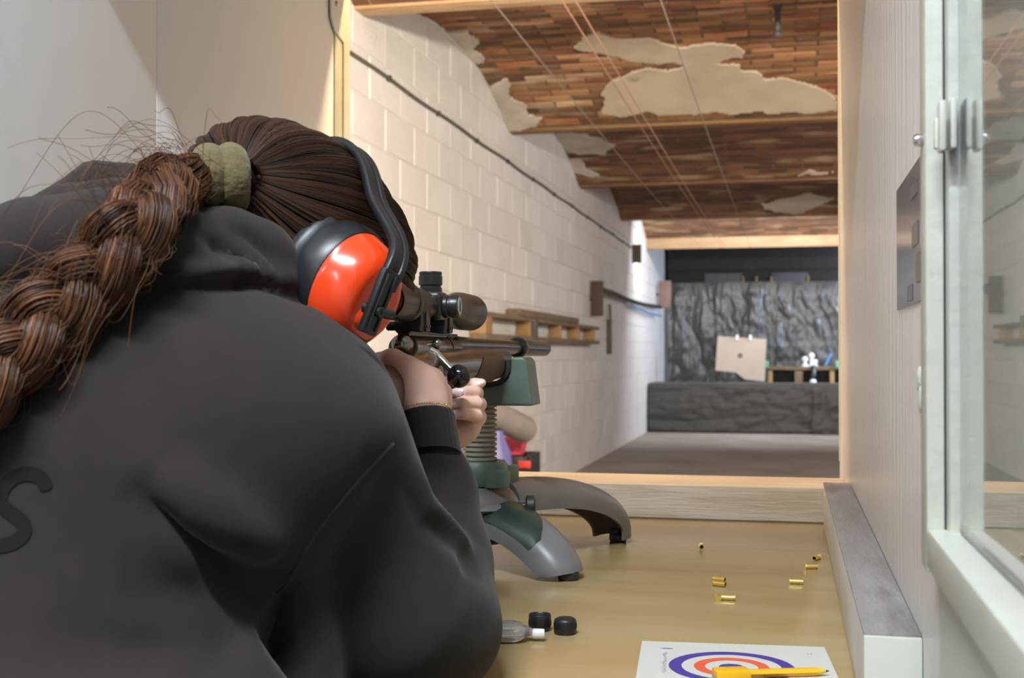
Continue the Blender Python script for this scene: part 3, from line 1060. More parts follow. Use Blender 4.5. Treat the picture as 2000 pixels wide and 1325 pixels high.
# left jamb of grey board between wall and sheets
ob('end_jamb', MB().box2((px_x(1290, 18.2), yB - .10, 0.0), (px_x(1307, 18.2), yB + .02, 2.1)), 'grey_plate', None, 'narrow grey board between the left wall and the plastic sheets', 'board', bevel=.004)

# low trap box with sheet draped over it
DT = 16.0
yT = at(1450, 800, DT)[1]
zT = 1.045 - (749 - 690) / FPX * DT
tb = thing('bullet_trap', (px_x(1450, DT), yT, 0), 'low black bullet trap box across the end of the lane', 'trap')
ob('trap_body', MB().box2((XL + .03, yT + .05, 0.0), (2.95, yT + .55, zT - .02)), 'black_board', tb, bevel=.01)
ob('trap_rim', MB().box2((XL + .03, yT + .02, zT - .02), (2.95, yT + .58, zT)), 'grey_plate', tb, bevel=.006)
xm = px_x(1590, DT)
sheet('trap_cover', XL + .02, xm, 0.02, zT - .004, yT - .02, 'left crumpled black sheet over the front of the trap box', 41, 'black_plastic_dull', amp=.016, fx=3.0, fz=4.5, n=110, m=40)
sheet('trap_cover', xm - .02, 2.95, 0.0, zT - .004, yT - .10, 'right crumpled black sheet over the front of the trap box', 46, 'black_plastic_dull', amp=.030, fx=5, fz=4, n=90, m=40)

# target card on its holder
DC = 17.0
cp = [at(u, v, DC) for u, v in ((1402, 657), (1497, 663), (1494, 745), (1455, 741), (1438, 728), (1397, 724))]
yC = cp[0][1]
tc_ = thing('target_card', (cp[0][0], yC, cp[5][2]), 'tilted beige target card with a black bullseye in front of the sheets', 'target')
ob('card', MB().prism([(p[0], yC, p[2]) for p in cp], (0, .012, 0)), 'card', tc_, smooth=0)
c0 = at(1446, 695, DC)
ob('bullseye', MB().lathe((c0[0], yC - .001, c0[2]), (0, -1, 0), [(0, .034), (.002, .034)], 20), 'print_dark', tc_)
for u in (1440, 1466):
    q = at(u, 660, DC)
    ob('clip', MB().box((q[0], yC - .012, q[2]), (.035, .03, .075)), 'white_plastic', tc_, bevel=.006)
q = at(1450, 657, DC)
ob('card_stand', MB().box2((q[0] - .02, yC + .015, 0.0), (q[0] + .02, yC + .05, q[2] + .05)), 'black_board', tc_, bevel=.004)

# far wooden shelf with bits on it
DS = 17.2
s0, s1 = px_x(1500, DS), px_x(1660, DS) + .3
zs = 1.045 - (716 - 690) / FPX * DS
yS = at(1560, 716, DS)[1]
sh = thing('target_shelf', ((s0 + s1) / 2, yS, 0), 'pine shelf on legs standing behind the trap box', 'shelf')
ob('shelf_top', MB().box2((s0, yS - .1, zs - .05), (s1, yS + .25, zs)), 'pine_old', sh, bevel=.004)
for u in (1500, 1552, 1620):
    x = px_x(u, DS)
    ob('leg', MB().box2((x, yS - .08, 0.0), (x + (.11 if u == 1552 else .06), yS - .02, zs - .05)), 'pine_old' if u == 1552 else 'pine', sh, bevel=.004)
ob('back_board', MB().box2((s0, yS + .2, 0.0), (s1, yS + .22, zs - .05)), 'black_board', sh)
wt = [(1572, 695, 715, 'white round headed target figure at the left of its cluster on the far shelf'), (1585, 688, 715, 'tallest white target figure in the middle of the far shelf'), (1591, 700, 715, 'short white target figure right of the tallest one')]
for k, (u, v0, v1, lb) in enumerate(wt):
    x = px_x(u, DS); h = (v1 - v0) / FPX * DS
    yy = yS - .05 + .11 * k
    t = thing('target_figure', (x, yy, zs), lb, 'target', 'white figures on the far shelf')
    ob('body', MB().lathe((x, yy, zs), (0, 0, 1), [(0, .05), (.02, .05), (.03, .028), (h - .06, .024)], 12), 'white_plastic', t)
    ob('head', MB().ball((x, yy, zs + h - .045), .045, 12), 'white_plastic', t)
for u, lb in ((1494, 'small green block at the left end of the far shelf'), (1634, 'small green block at the right end of the far shelf')):
    x = px_x(u, DS)
    ob('green_block', MB().box2((x - .02, yS - .14, zs - .02), (x + .05, yS - .10, zs + .08)), 'green_plastic', None, lb, 'block', bevel=.004)
# crumpled silver-black sheeting leaning on the shelf
p_ = [at(1588, 716, 17.06), at(1588, 742, 17.0)]
hsn = thing('hanging_strap', tuple(p_[1]), 'short shiny black strap with a white weight hanging over the far shelf', 'strap')
ob('strap', MB().tube([p_[0], (p_[0] + p_[1]) / 2 + np.array([.01, -.03, 0]), p_[1]], .035, 8), 'black_plastic', hsn)
q = p_[1] + np.array([0, -.01, -.03])
ob('weight', MB().ball(q, .045, 12), 'white_plastic', hsn)
q0, q1 = at(1612, 714, 17.1), at(1622, 694, 17.1)
ob('blue_stick', MB().cyl(q0, q1, .018, .012, 10).ball(q1, .022, 10), 'cable_blue', None, 'slanting pale blue stick on the right of the far shelf', 'stick')

# things piled by the left wall behind the rest
cr = thing('black_crate', tuple(at(1004, 905, 6.9) * [1, 1, 0]), 'black crate beside the left wall under the pink tub', 'crate')
cx, cy = at(1002, 900, 6.9)[:2]
zc_ = 1.045 - (889 - 690) / FPX * 6.9
cb = MB().box2((cx - .10, cy - .12, 0.0), (cx + .10, cy + .28, .02)).box2((cx - .10, cy - .12, 0.02), (cx - .085, cy + .28, zc_)).box2((cx + .085, cy - .12, .02), (cx + .10, cy + .28, zc_)).box2((cx - .085, cy - .12, .02), (cx + .085, cy - .105, zc_)).box2((cx - .085, cy + .265, .02), (cx + .085, cy + .28, zc_))
ob('crate_body', cb, 'black_plastic', cr, bevel=.003)
ob('handle', MB().box2((cx + .06, cy - .145, zc_ - .06), (cx + .13, cy - .12, zc_ - .02)), 'red_plastic', cr, bevel=.004)
ob('wire_loop', MB().tube([(cx + .10, cy - .12, zc_ - .10), (cx + .13, cy - .13, zc_ - .05), (cx + .13, cy - .13, zc_ - .0), (cx + .10, cy - .11, zc_ + .03)], .004, 6), 'cable_black', cr)
zt_ = 1.045 - (856 - 690) / FPX * 6.9
pt = thing('pink_tub', (cx, cy, zc_), 'bright pink tub standing on the black crate', 'tub')
ob('tub_bowl', MB().lathe((cx - .005, cy + .04, zc_), (0, 0, 1), [(0, .055), (.01, .062), (zt_ - zc_ - .008, .082), (zt_ - zc_, .086), (zt_ - zc_ - .002, .080), (.02, .060)], 24), 'hot_pink', pt)
q = at(1030, 852, 6.85)
ob('handle', MB().tube([q + np.array([-.035, 0, -.06]), q + np.array([-.012, 0, -.02]), q + np.array([-.002, 0, .0]), q + np.array([.008, 0, -.03])], .010, 8), 'hot_pink', pt)
q = at(972, 880, 6.5)
vt = MB().lathe((q[0], q[1], 0.0), (0, 0, 1), [(0, .06), (.02, .072), (.40, .084), (.52, .072), (.60, .035), (.635, .03)], 24)
ob('violet_canister', vt, 'violet_plastic', None, 'violet plastic canister half hidden behind the rest post', 'canister')
a, b = at(890, 772, 6.25), at(1030, 843, 6.75)
ob('rolled_mat', MB().lathe(a, b - a, [(0, .066), (.01, .076), (np.linalg.norm(b - a) - .03, .076), (np.linalg.norm(b - a) - .008, .066), (np.linalg.norm(b - a), .04)], 28), 'grey_foam', None, 'grey brown rolled mat leaning across the pink tub', 'mat')

# --- lamps themselves (fixtures of the lights at the top of the script)
def strip(name, c, L, lb, warm=False, up=True):
    t = thing(name, c, lb, 'lamp')
    ob('housing', MB().box((c[0], c[1], c[2] + .035), (L, .12, .03)), 'tube_white', t, bevel=.004)
    for s in (-1, 1):
        ob('lamp_holder', MB().box((c[0] + s * (L / 2 - .02), c[1], c[2] + .012), (.03, .05, .03)), 'tube_white', t, bevel=.003)
    ob('tube', MB().cyl((c[0] - L / 2 + .04, c[1], c[2] + .012), (c[0] + L / 2 - .04, c[1], c[2] + .012), .010, n=12), 'tube_glow_warm' if warm else 'tube_glow', t)


strip('ceiling_strip_lamp', (-.08, -.42, 2.945), 1.5, 'white strip lamp on the room ceiling above the camera')
strip('ceiling_strip_lamp', (-1.3, -2.6, 2.945), 1.4, 'white strip lamp on the room ceiling near the rear wall')
strip('hatch_strip_lamp', (-.45, 2.40, 2.17), 2.4, 'warm strip lamp above the hatch on the lane side', True)
strip('trap_strip_lamp', (.3, 14.62, 2.685), 3.0, 'white strip lamp behind the fourth ceiling beam')

# ================================================================== RIFLE REST
RD = 1.53
hubp = at(938, 900, RD)
HX, HY = hubp[0], hubp[1]
foot_r = tab(1110, 1133)        # right foot towards the shooter
foot_f = tab(1207, 1058)        # right foot towards the lane
rest = thing('rifle_rest', (HX, HY, TZ), 'grey and green three legged rifle rest with threaded post on the bench', 'rifle rest')


def rest_leg(foot, z0, z1, wid, m_, start=.035, pw=2.0):
    """arched hollow leg from the hub to the foot"""
    d = np.array([foot[0] - HX, foot[1] - HY, 0.0])
    L = np.linalg.norm(d)
    d /= L
    side = np.array([-d[1], d[0], 0])
    secs = []
    path = []
    for i in range(15):
        t = i / 14
        w = t * math.pi / 2
        # flat from the hub, then a quarter bend down to the foot
        rr = start + (L - start + .012) * math.sin(w) ** (2 / pw)
        z = z1 + (z0 - z1) * (math.cos(w) ** (2 / pw) if math.cos(w) > 1e-6 else 0)
        path.append(np.array([HX, HY, 0]) + d * rr + np.array([0, 0, z]))
    path = np.array(path)
    for i in range(len(path)):
        tg = nrm(path[min(i + 1, len(path) - 1)] - path[max(i - 1, 0)])
        n = nrm(np.cross(side, tg))
        t = i / (len(path) - 1)
        if np.dot(n, d * math.sin(t * math.pi / 2) + np.array([0, 0, math.cos(t * math.pi / 2)])) < 0: n = -n
        hw = wid * (1.05 - .25 * t)
        th = .040 - .006 * t
        sec = []
        for k in range(20):
            a = math.pi * k / 19
            sec.append(path[i] + side * (hw * math.cos(a)) + n * (th * (math.sin(a) ** .7) - th))
        for k in range(20):
            a = math.pi * (1 - k / 19)
            sec.append(path[i] + side * ((hw - .004) * math.cos(a)) + n * ((th - .004) * (math.sin(a) ** .7) - th))
        secs.append(sec)
    o = ob('leg', MB().loft(secs), m_, rest, smooth=50)
    ft = np.array([HX, HY, TZ]) + d * (L)
    pad = ob('rubber_foot', MB().lathe(ft, (0, 0, 1), [(0, .011), (.002, .0125), (.010, .0125), (.012, .011)], 18).cyl(ft + [0, 0, .01] - d * .004, ft + [0, 0, .018] - d * .004, .0070, n=12), 'rubber_dark', o)
    return path, side, d, secs, o


zt0 = TZ + .083
pr, sr, dr, secr, leg_r = rest_leg(foot_r, zt0 + .002, TZ + .010, .038, 'rest_grey', pw=1.55)
pf, sf, df, secf, leg_f = rest_leg(foot_f, TZ + .106, TZ + .010, .035, 'rest_grey_shaded', pw=2.3)
foot_l = np.array([HX - .20, HY - .05, TZ])
rest_leg(foot_l, zt0, TZ + .010, .027, 'rest_grey')
# dark green inlay wrapping the hub end of the leg nearest the shooter
inl = []
for i in range(0, 9):
    row = []
    tt = i / 8
    kmax = int(19 - 13 * tt ** 2.2)
    ks = np.linspace(2, 14 - 8.5 * tt ** 2.5, 10)
    A = np.array(secr[i][:20])
    C_ = pr[i] + np.array([0, 0, -.02])
    for k in ks:
        k = 19 - k
        p = A[int(k)] * (1 - (k % 1)) + A[min(int(k) + 1, 19)] * (k % 1)
        row.append(p + nrm(p - C_) * .0012)
    inl.append(row)
vs = [p for r_ in inl for p in r_]
fs = []
for i in range(8):
    for k in range(9):
        fs.append((i * 10 + k, i * 10 + k + 1, (i + 1) * 10 + k + 1, (i + 1) * 10 + k))
ob('inlay', (vs, fs), 'rest_green_dark', leg_r, smooth=180)
# joint plates on the lane-side leg
# hub, skirt, clamp knob
hub = ob('hub', MB().lathe((HX, HY, TZ + .040), (0, 0, 1), [(0, .044), (.02, .052), (.040, .050), (.052, .042), (.060, .034), (.062, .0)], 36, cap=False), 'rest_grey_shaded', rest, smooth=60)
ob('hub_rim', MB().lathe((HX, HY, TZ + .072), (0, 0, 1), [(0, .0525), (.003, .058), (.007, .057), (.010, .0505)], 36, cap=False), 'rest_grey', hub, smooth=60)
ob('hub_underside', MB().lathe((HX, HY, TZ + .030), (0, 0, 1), [(0, .030), (.004, .040), (.012, .043)], 30), 'rubber_dark', hub)
kn = at(1036, 988, 1.50)
ob('clamp_knob', MB().lathe(kn - RT * .006, RT, [(0, .009), (.002, .0125), (.010, .0125), (.012, .010)], 18).cyl(kn - RT * .03, kn, .004, n=10), 'rubber_dark', rest)
# green winged collar
zc0 = TZ + .1015
col_ = MB().lathe((HX, HY, zc0), (0, 0, 1), [(0, .034), (.003, .036), (.026, .034), (.030, .031), (.030, .0215), (.004, .0215)], 40, cap=False)
ob('collar', col_, 'rest_green', rest, smooth=50)
for k in range(4):
    a0 = math.radians(-62 + 90 * k)
    pts = [np.array([HX + math.cos(a0 + .42 * t) * (.030 + .028 * t), HY + math.sin(a0 + .42 * t) * (.030 + .028 * t), zc0 + .011]) for t in np.linspace(0, 1, 7)]
    secs = []
    for i, p in enumerate(pts):
        tg = nrm(pts[min(i + 1, 6)] - pts[max(i - 1, 0)])
        s_ = np.cross(tg, (0, 0, 1))
        hh = .0125 - .002 * i / 6
        secs.append([p + s_ * .004 + np.array([0, 0, -hh]), p + s_ * .004 + np.array([0, 0, hh]), p - s_ * .004 + np.array([0, 0, hh]), p - s_ * .004 + np.array([0, 0, -hh])])
    ob('collar_wing', MB().loft(secs), 'rest_green', rest, bevel=.002)
# threaded post: stacked rings with a slot line down the side
prof = []
zp0, zp1 = TZ + .125, TZ + .203
nth = 13
pp = (zp1 - zp0) / nth
for k in range(nth):
    z = k * pp
    prof += [(z, .0175), (z + pp * .22, .0208), (z + pp * .66, .0208), (z + pp * .84, .0175)]
ob('threaded_post', MB().lathe((HX, HY, zp0), (0, 0, 1), prof, 36), 'rest_screw', rest, smooth=25)
ob('post_neck', MB().lathe((HX, HY, zp1 - .002), (0, 0, 1), [(0, .0165), (.016, .0165)], 28), 'rest_green_dark', rest)

# ================================================================== RIFLE (local frame: s forward, r right, h up)
def bore(d):
    return at(1445 - 736 / d, 695 - 26.9 / d, d)


RO = bore(1.115)
RF = nrm(bore(1.92) - RO)
RR = nrm(np.cross(RF, (0, 0, 1)))
RH = np.cross(RR, RF)


def R(s, r=0.0, h=0.0):
    return RO + RF * s + RR * r + RH * h


RAX = np.array([RR, RF, RH])
rifle = thing('rifle', R(.1, 0, -.05), 'bolt action rifle with walnut stock and telescopic sight lying on the rest', 'rifle')


def rlathe(s0, r, h, prof, n=28, cap=True):
    return MB().lathe(R(s0, r, h), RF, prof, n, ax1=RR, cap=cap)


# barrel, sleeve
ob('barrel', rlathe(.19, 0, 0, [(0, .0105), (.02, .0102), (.05, .0098), (.42, .0090)], 28), 'gun_steel', rifle)
ob('barrel_sleeve', rlathe(.585, 0, 0, [(0, .0095), (.002, .0118), (.012, .0122), (.022, .0124), (.024, .0121), (.232, .0121), (.236, .0112), (.236, .004), (.20, .003)], 32), 'gun_steel', rifle, smooth=35)
ob('sleeve_ring', rlathe(.583, 0, 0, [(0, .0120), (.003, .0146), (.010, .0150), (.016, .0144), (.018, .0125)], 32), 'gun_black', rifle)
# receiver and rail
recv = ob('receiver', rlathe(-.012, 0, -.004, [(0, .006), (.003, .010), (.012, .0122), (.03, .0128), (.20, .0128), (.215, .0112)], 32), 'gun_steel', rifle)
ob('receiver_bridge', rlathe(.150, 0, -.004, [(0, .0132), (.004, .0138), (.014, .0138), (.018, .0132)], 32), 'gun_black', recv)
ob('scope_rail', MB().box(R(.100, 0, .0080), (.011, .19, .004), RAX).box(R(.100, 0, .0105), (.014, .19, .002), RAX), 'gun_black', rifle, bevel=.0008)
# bolt
bolt = ob('bolt_shroud', rlathe(-.024, .004, -.001, [(0, .002), (.002, .0062), (.006, .0088), (.012, .0092), (.02, .0085)], 24), 'bolt_steel', rifle)
ob('bolt_body', rlathe(.0, .0060, -.0035, [(0, .0092), (.11, .0092)], 24), 'bolt_steel', bolt)
ob('safety_stud', MB().ball(R(.062, .0175, .000), .0050, 14), 'bolt_steel', bolt)
hpts = [R(.050, .012, -.007), R(.052, .0185, -.010), R(.050, .026, -.0165), R(.047, .034, -.0235), R(.046, .038, -.027)]
ob('bolt_handle', MB().tube(hpts, [.0055, .0050, .0040, .0036, .0036], 14), 'chrome', bolt)
ob('bolt_knob', MB().ball(R(.0455, .0425, -.0305), .0112, 28), 'ball_black', bolt, smooth=180)


# stock
def ssec(s, hw, top, bot, ex=2.6, n=28, r0=0.0):
    mid, hh = (top + bot) / 2, (top - bot) / 2
    out = []
    for k in range(n):
        a = 2 * math.pi * k / n
        ca, sa = math.cos(a), math.sin(a)
        out.append(R(s, r0 + hw * math.copysign(abs(ca) ** (2 / ex), ca), mid + hh * math.copysign(abs(sa) ** (2 / ex), sa)))
    return out


stock_secs = [(-.150, .019, -.022, -.125), (-.14, .020, -.022, -.122), (-.11, .020, -.025, -.100), (-.07, .019, -.022, -.068), (-.03, .0195, -.012, -.060), (0.0, .0225, -.006, -.056),
              (.04, .0245, -.004, -.052), (.10, .0250, -.003, -.049), (.16, .0245, -.002, -.047), (.24, .0240, -.002, -.046), (.32, .0235, -.002, -.044), (.37, .0228, -.002, -.041)]
stock = ob('stock', MB().loft([ssec(*q) for q in stock_secs]), 'walnut', rifle, smooth=50)
ob('forend_tip', MB().loft([ssec(.3695, .0229, -.0018, -.041), ssec(.40, .0228, -.002, -.0405), ssec(.420, .0222, -.002, -.038), ssec(.434, .0212, -.002, -.033), ssec(.440, .0200, -.003, -.027)]), 'forend_tip', stock, smooth=50)
# checkered panel on the right side of the forend: follows the stock, 0.6 mm proud
ck = []
for q in np.linspace(.205, .372, 14):
    hw = np.interp(q, [.16, .24, .32, .37], [.0245, .024, .0235, .0228]); bt_ = np.interp(q, [.16, .24, .32, .37], [-.047, -.046, -.044, -.041])
    f = (q - .205) / .167
    taper = min(1, f * 3.2)
    sec = ssec(q, hw + .0006, -.002 + .0006, bt_ - .0006, n=112)
    mid = 103
    span = 1 + 16 * taper
    ks = np.linspace(-span, span, 13)
    ck.append([sec[int(round(mid + k)) % 112] for k in ks])
vs = [p for r_ in ck for p in r_]
fs = [(i * 13 + k, i * 13 + k + 1, (i + 1) * 13 + k + 1, (i + 1) * 13 + k) for i in range(13) for k in range(12)]
ob('checkering', (vs, fs), 'walnut_checkered', stock, smooth=180)
ob('side_plate', MB().box(R(.075, .0244, -.026), (.0012, .03, .010), RAX), 'gun_grey', stock, bevel=.0005)
# pistol grip
gsec = []
for t in np.linspace(0, 1, 8):
    c = R(-.005 - .055 * t, 0, -.050 - .075 * t)
    hw = .0165 + .002 * math.sin(t * 3.1)
    ln = .021 - .002 * t
    ax2 = nrm(RF * .80 - RH * -.58)
    sec = []
    for k in range(20):
        a = 2 * math.pi * k / 20
        sec.append(c + RR * hw * math.cos(a) + ax2 * ln * math.sin(a))
    gsec.append(sec)
ob('pistol_grip', MB().loft(gsec), 'walnut', stock, smooth=50)
ob('butt_pad', MB().loft([ssec(-.172, .018, -.024, -.124), ssec(-.168, .0195, -.022, -.126), ssec(-.150, .0195, -.022, -.126)]), 'rubber_dark', rifle, smooth=50)
# magazine and trigger guard
ob('magazine', MB().box(R(.078, 0, -.078), (.017, .038, .075), RAX), 'gun_black', rifle, bevel=.003)
tgp = [R(.056, 0, -.050), R(.052, 0, -.070), R(.040, 0, -.079), R(.018, 0, -.078), R(.006, 0, -.066), R(.002, 0, -.052)]
ob('trigger_guard', MB().tube(tgp, .0030, 8), 'gun_black', rifle)
ob('trigger', MB().tube([R(.032, 0, -.052), R(.029, 0, -.062), R(.032, 0, -.072)], .0025, 8), 'gun_steel', rifle)

# telescopic sight
SH = .0375
sc_ = ob('scope_tube', rlathe(.02, 0, SH, [(0, .0127), (.20, .0127)], 32), 'scope_black', rifle)
ob('eyepiece', rlathe(-.055, 0, SH, [(.012, .013), (.002, .0155), (0, .0175), (.003, .0180), (.050, .0180), (.053, .0172), (.057, .0172), (.060, .0165), (.080, .0128), (.084, .0127)], 40, cap=False), 'scope_black', sc_, smooth=35)
ob('eyepiece_ring', rlathe(.0, 0, SH, [(0, .0175), (.002, .0186), (.010, .0186), (.012, .0170)], 40), 'scope_black', sc_, smooth=35)
ob('ocular_lens', rlathe(-.044, 0, SH, [(0, .0131), (.0008, .0131)], 32), 'lens_red_reflection', sc_)  # red reflection in the eyepiece put into the lens colour
ob('objective_bell', rlathe(.165, 0, SH, [(0, .0127), (.018, .0134), (.040, .0172), (.055, .0200), (.072, .0206), (.098, .0206), (.100, .0200), (.105, .0205), (.120, .0205), (.122, .0195), (.116, .0180)], 44, cap=False), 'scope_black', sc_, smooth=35)
ob('objective_lens', rlathe(.279, 0, SH, [(0, .0182), (.001, .0182)], 32), 'lens_glass', sc_)
# turret block and turrets
TS = .105
ob('turret_block', MB().box(R(TS, 0, SH), (.029, .036, .029), RAX), 'scope_black', sc_, bevel=.006, bseg=4)
tt_ = ob('elevation_turret', MB().lathe(R(TS, 0, SH + .012), RH, [(0, .0115), (.006, .0115), (.007, .0105), (.009, .0105), (.0095, .0118), (.018, .0118), (.0185, .0112), (.0215, .0114), (.0225, .0108)], 32), 'scope_black', sc_, smooth=30)
wt_ = MB().lathe(R(TS, .012, SH), RR, [(0, .0115), (.006, .0115), (.007, .0105), (.009, .0105), (.0095, .0116), (.016, .0116), (.0175, .0108)], 32)
wd = wt_
wobj = ob('windage_turret', wd, 'scope_black', sc_, smooth=30)
# scale face on the windage turret
ob('turret_face', MB().lathe(R(TS, .0297, SH), RR, [(0, .0090), (.0004, .0090)], 28), 'turret_scale', sc_)
ob('turret_slot', MB().box(R(TS, .0304, SH), (.0006, .002, .010), RAX), 'gun_black', sc_)
# mounts
for s0 in (.035, .128):
    mt_ = MB().box(R(s0, 0, .0315 - .003), (.027, .030, .017), RAX)
    base = ob('scope_mount', MB().box(R(s0, 0, .0155), (.024, .032, .0090), RAX).box(R(s0, 0, .0265), (.0250, .030, .022), RAX), 'gun_matte', rifle, bevel=.001)
    ob('mount_ring', MB().lathe(R(s0 - .013, 0, SH), RF, [(0, .0128), (0, .0158), (.026, .0158), (.026, .0128)], 36, ax1=RR, cap=False), 'gun_matte', base, smooth=30)
    ob('clamp_plate', MB().box(R(s0 + .006, .0132, .0225), (.0022, .014, .022), RAX), 'gun_grey', base, bevel=.0006)
    for dd in (-.004, .004):
        ob('clamp_screw', MB().lathe(R(s0 + .006 + dd, .0142, .0165), RR, [(0, .0017), (.0008, .0017)], 10), 'gun_black', base)
    ob('thumb_screw', MB().lathe(R(s0 - .004, -.012, .0165), -RR, [(0, .0045), (.010, .0045), (.011, .004)], 14), 'gun_matte', base)

# --- saddle of the rest: block with a U notch lined in black, square to the rifle
SS = (1.495 - 1.115) / np.dot(RF, FW)       # rifle s of its shooter-side face
zs_top, zs_bot = TZ + .262, TZ + .2135
hc = -RO[2]


def saddle_profile(off=0.0):
    """closed outline (r, z) of the saddle face"""
    P = []
    ztp, zbt = TZ + .2605, TZ + .2010
    P += [(-.0560, zbt), (.0560, zbt)]
    P += [(.0545, zbt + .006)]
    for a in np.linspace(0, 1, 8):           # right ear, rounded top
        w = a * math.pi / 2
        P.append((.0405 + .0085 * math.cos(w), ztp - .010 + .010 * math.sin(w)))
    for a in np.linspace(0, 1, 6)[1:]:
        w = math.pi / 2 * (1 + a)
        P.append((.0345 + .0065 * math.cos(w), ztp - .007 + .007 * math.sin(w)))
    nb_ = 14
    for a in np.linspace(0, 1, nb_)[1:-1]:
        w = math.pi * a
        P.append((.0280 * math.cos(w), TZ + .2515 - .027 * math.sin(w) ** .8))
    for a in np.linspace(0, 1, 6)[:-1]:
        w = math.pi / 2 * a
        P.append((-.0345 + .0065 * math.cos(w), ztp - .007 + .007 * math.sin(w)))
    for a in np.linspace(0, 1, 8):
        w = math.pi / 2 * (1 + a)
        P.append((-.0405 + .0085 * math.cos(w), ztp - .010 + .010 * math.sin(w)))
    P += [(-.0545, zbt + .006)]
    return P


def Rw(s, r, z):
    p = R(s, r, 0)
    return np.array([p[0], p[1], z])


SP = saddle_profile()
ob('saddle', MB().prism([Rw(SS, r, z) for r, z in SP], Rw(SS + .062, 0, 0) - Rw(SS, 0, 0)), 'rest_green', rest, bevel=.0035, bseg=3)
secs = []
for a in np.linspace(-.06, 1.06, 22):
    w = math.pi * a
    r0_, r1_ = .0282, .0236
    zc = TZ + .2515
    sw = max(math.sin(w), 0) ** .8 if 0 <= a <= 1 else -abs(math.sin(w))
    o_ = (r0_ * math.cos(w), zc - .0268 * sw)
    i_ = (r1_ * math.cos(w), zc - .0222 * sw)
    secs.append([Rw(SS - .004, *o_), Rw(SS - .004, *i_), Rw(SS + .066, *i_), Rw(SS + .066, *o_)])
ob('saddle_lining', MB().loft(secs), 'rubber_dark', rest, smooth=50)

# ================================================================== SMALL THINGS ON THE BENCH
def brass_case(u0, v0, u1, v1, lb, z=TZ):
    """spent case lying on the bench from its rim (u0,v0) to its mouth (u1,v1)"""
    a, b = tab(u0, v0), tab(u1, v1)
    d = nrm((b - a) * [1, 1, 0])
    a = a + np.array([0, 0, .0030])
    t = thing('brass_case', (a[0], a[1], TZ), lb, 'cartridge case', 'spent brass cases on the bench')
    ob('case_wall', MB().lathe(a, d, [(0, .0033), (.0004, .0035), (.0010, .0035), (.0012, .00286), (.0150, .00286), (.0150, .0025), (.0040, .0025)], 18, cap=False).lathe(a, d, [(0, .0001), (0, .0033)], 18, cap=False), 'brass', t, smooth=30)
    ob('case_inside', MB().lathe(a, d, [(.0042, .0001), (.0040, .00251), (.0148, .00252)], 18, cap=False), 'case_dark', t)  # near-black inner wall of the case
    return t


brass_case(1370, 1070, 1371, 1083, 'lone brass case pointing its dark mouth at the camera near the sill')
brass_case(1600, 1093, 1581, 1099, 'brass case by the ledge with its dark mouth showing')
brass_case(1573, 1112, 1598, 1112, 'brass case by the ledge in front of the one with dark mouth')
brass_case(1542, 1141, 1567, 1142, 'single brass case lying between the ledge and the brass pair')
brass_case(1393, 1136, 1418, 1139, 'rear case of the two parallel brass cases')
brass_case(1393, 1145, 1419, 1148, 'front case of the two parallel brass cases')
brass_case(1403, 1175, 1399, 1163, 'brass case seen end on beside the frontmost one')
brass_case(1437, 1174, 1412, 1173, 'frontmost brass case lying sideways on the bench')


def cap_on_table(u, v, r, h, lb, open_=False):
    p = tab(u, v)
    p = p + np.array([-math.sin(YAW), math.cos(YAW), 0]) * r
    pr_ = [(0, r * .97), (.001, r), (h * .72, r), (h * .86, r * .93), (h * .95, r * .72), (h, r * .3), (h, .0001)]
    if open_:
        pr_ = [(0, r * .82), (.002, r * .90), (h * .25, r), (h - .0008, r), (h, r * .96), (h - .001, r * .88), (h * .3, r * .86), (h * .3, .0001)]
    t = thing('scope_cap', (p[0], p[1], TZ), lb, 'cap', 'black screw caps')
    ob('cap_shell', MB().lathe((p[0], p[1], TZ), (0, 0, 1), pr_, 36, cap=False).lathe((p[0], p[1], TZ), (0, 0, 1), [(0, .0001), (0, pr_[0][1])], 36, cap=False), 'cap_black', t, smooth=40)
    kn = MB()
    for k in range(36):
        a = 2 * math.pi * k / 36
        kn.box((p[0] + math.cos(a) * r, p[1] + math.sin(a) * r, TZ + h * .5), (.0006, .0008, h * .3), ([math.cos(a), math.sin(a), 0], [-math.sin(a), math.cos(a), 0], [0, 0, 1]))
    ob('knurl', kn, 'cap_black', t, smooth=0)


cap_on_table(1105, 1243, .0107, .0158, 'black screw cap standing dome up right of the open cap')
cap_on_table(1055, 1237, .0107, .0158, 'black screw cap standing open end up behind the clear ampoule', True)

# clear flat plastic ampoule lying on the bench
a = tab(905, 1252); b = tab(1040, 1253)
dX = nrm(b - a); dY = np.array([-dX[1], dX[0], 0]); Lb = np.linalg.norm(b - a)
amp = thing('plastic_ampoule', (b[0], b[1], TZ), 'clear flat plastic ampoule lying beside the black caps', 'ampoule')
secs = []
for t, hw, hh in ((0, .010, .006), (.08, .013, .0080), (.25, .0145, .0088), (.72, .0145, .0088), (.82, .013, .0075), (.90, .0075, .0048), (.97, .0042, .0034), (1.0, .0038, .0032)):
    c = a + dX * (t * Lb) + np.array([0, 0, .0090])
    secs.append([c + dY * hw * math.copysign(abs(math.cos(w)) ** .6, math.cos(w)) + np.array([0, 0, 1]) * hh * math.copysign(abs(math.sin(w)) ** .6, math.sin(w)) for w in np.linspace(0, 2 * math.pi, 25)[:-1]])
ob('ampoule_body', MB().loft(secs), 'clear_plastic', amp, smooth=60)
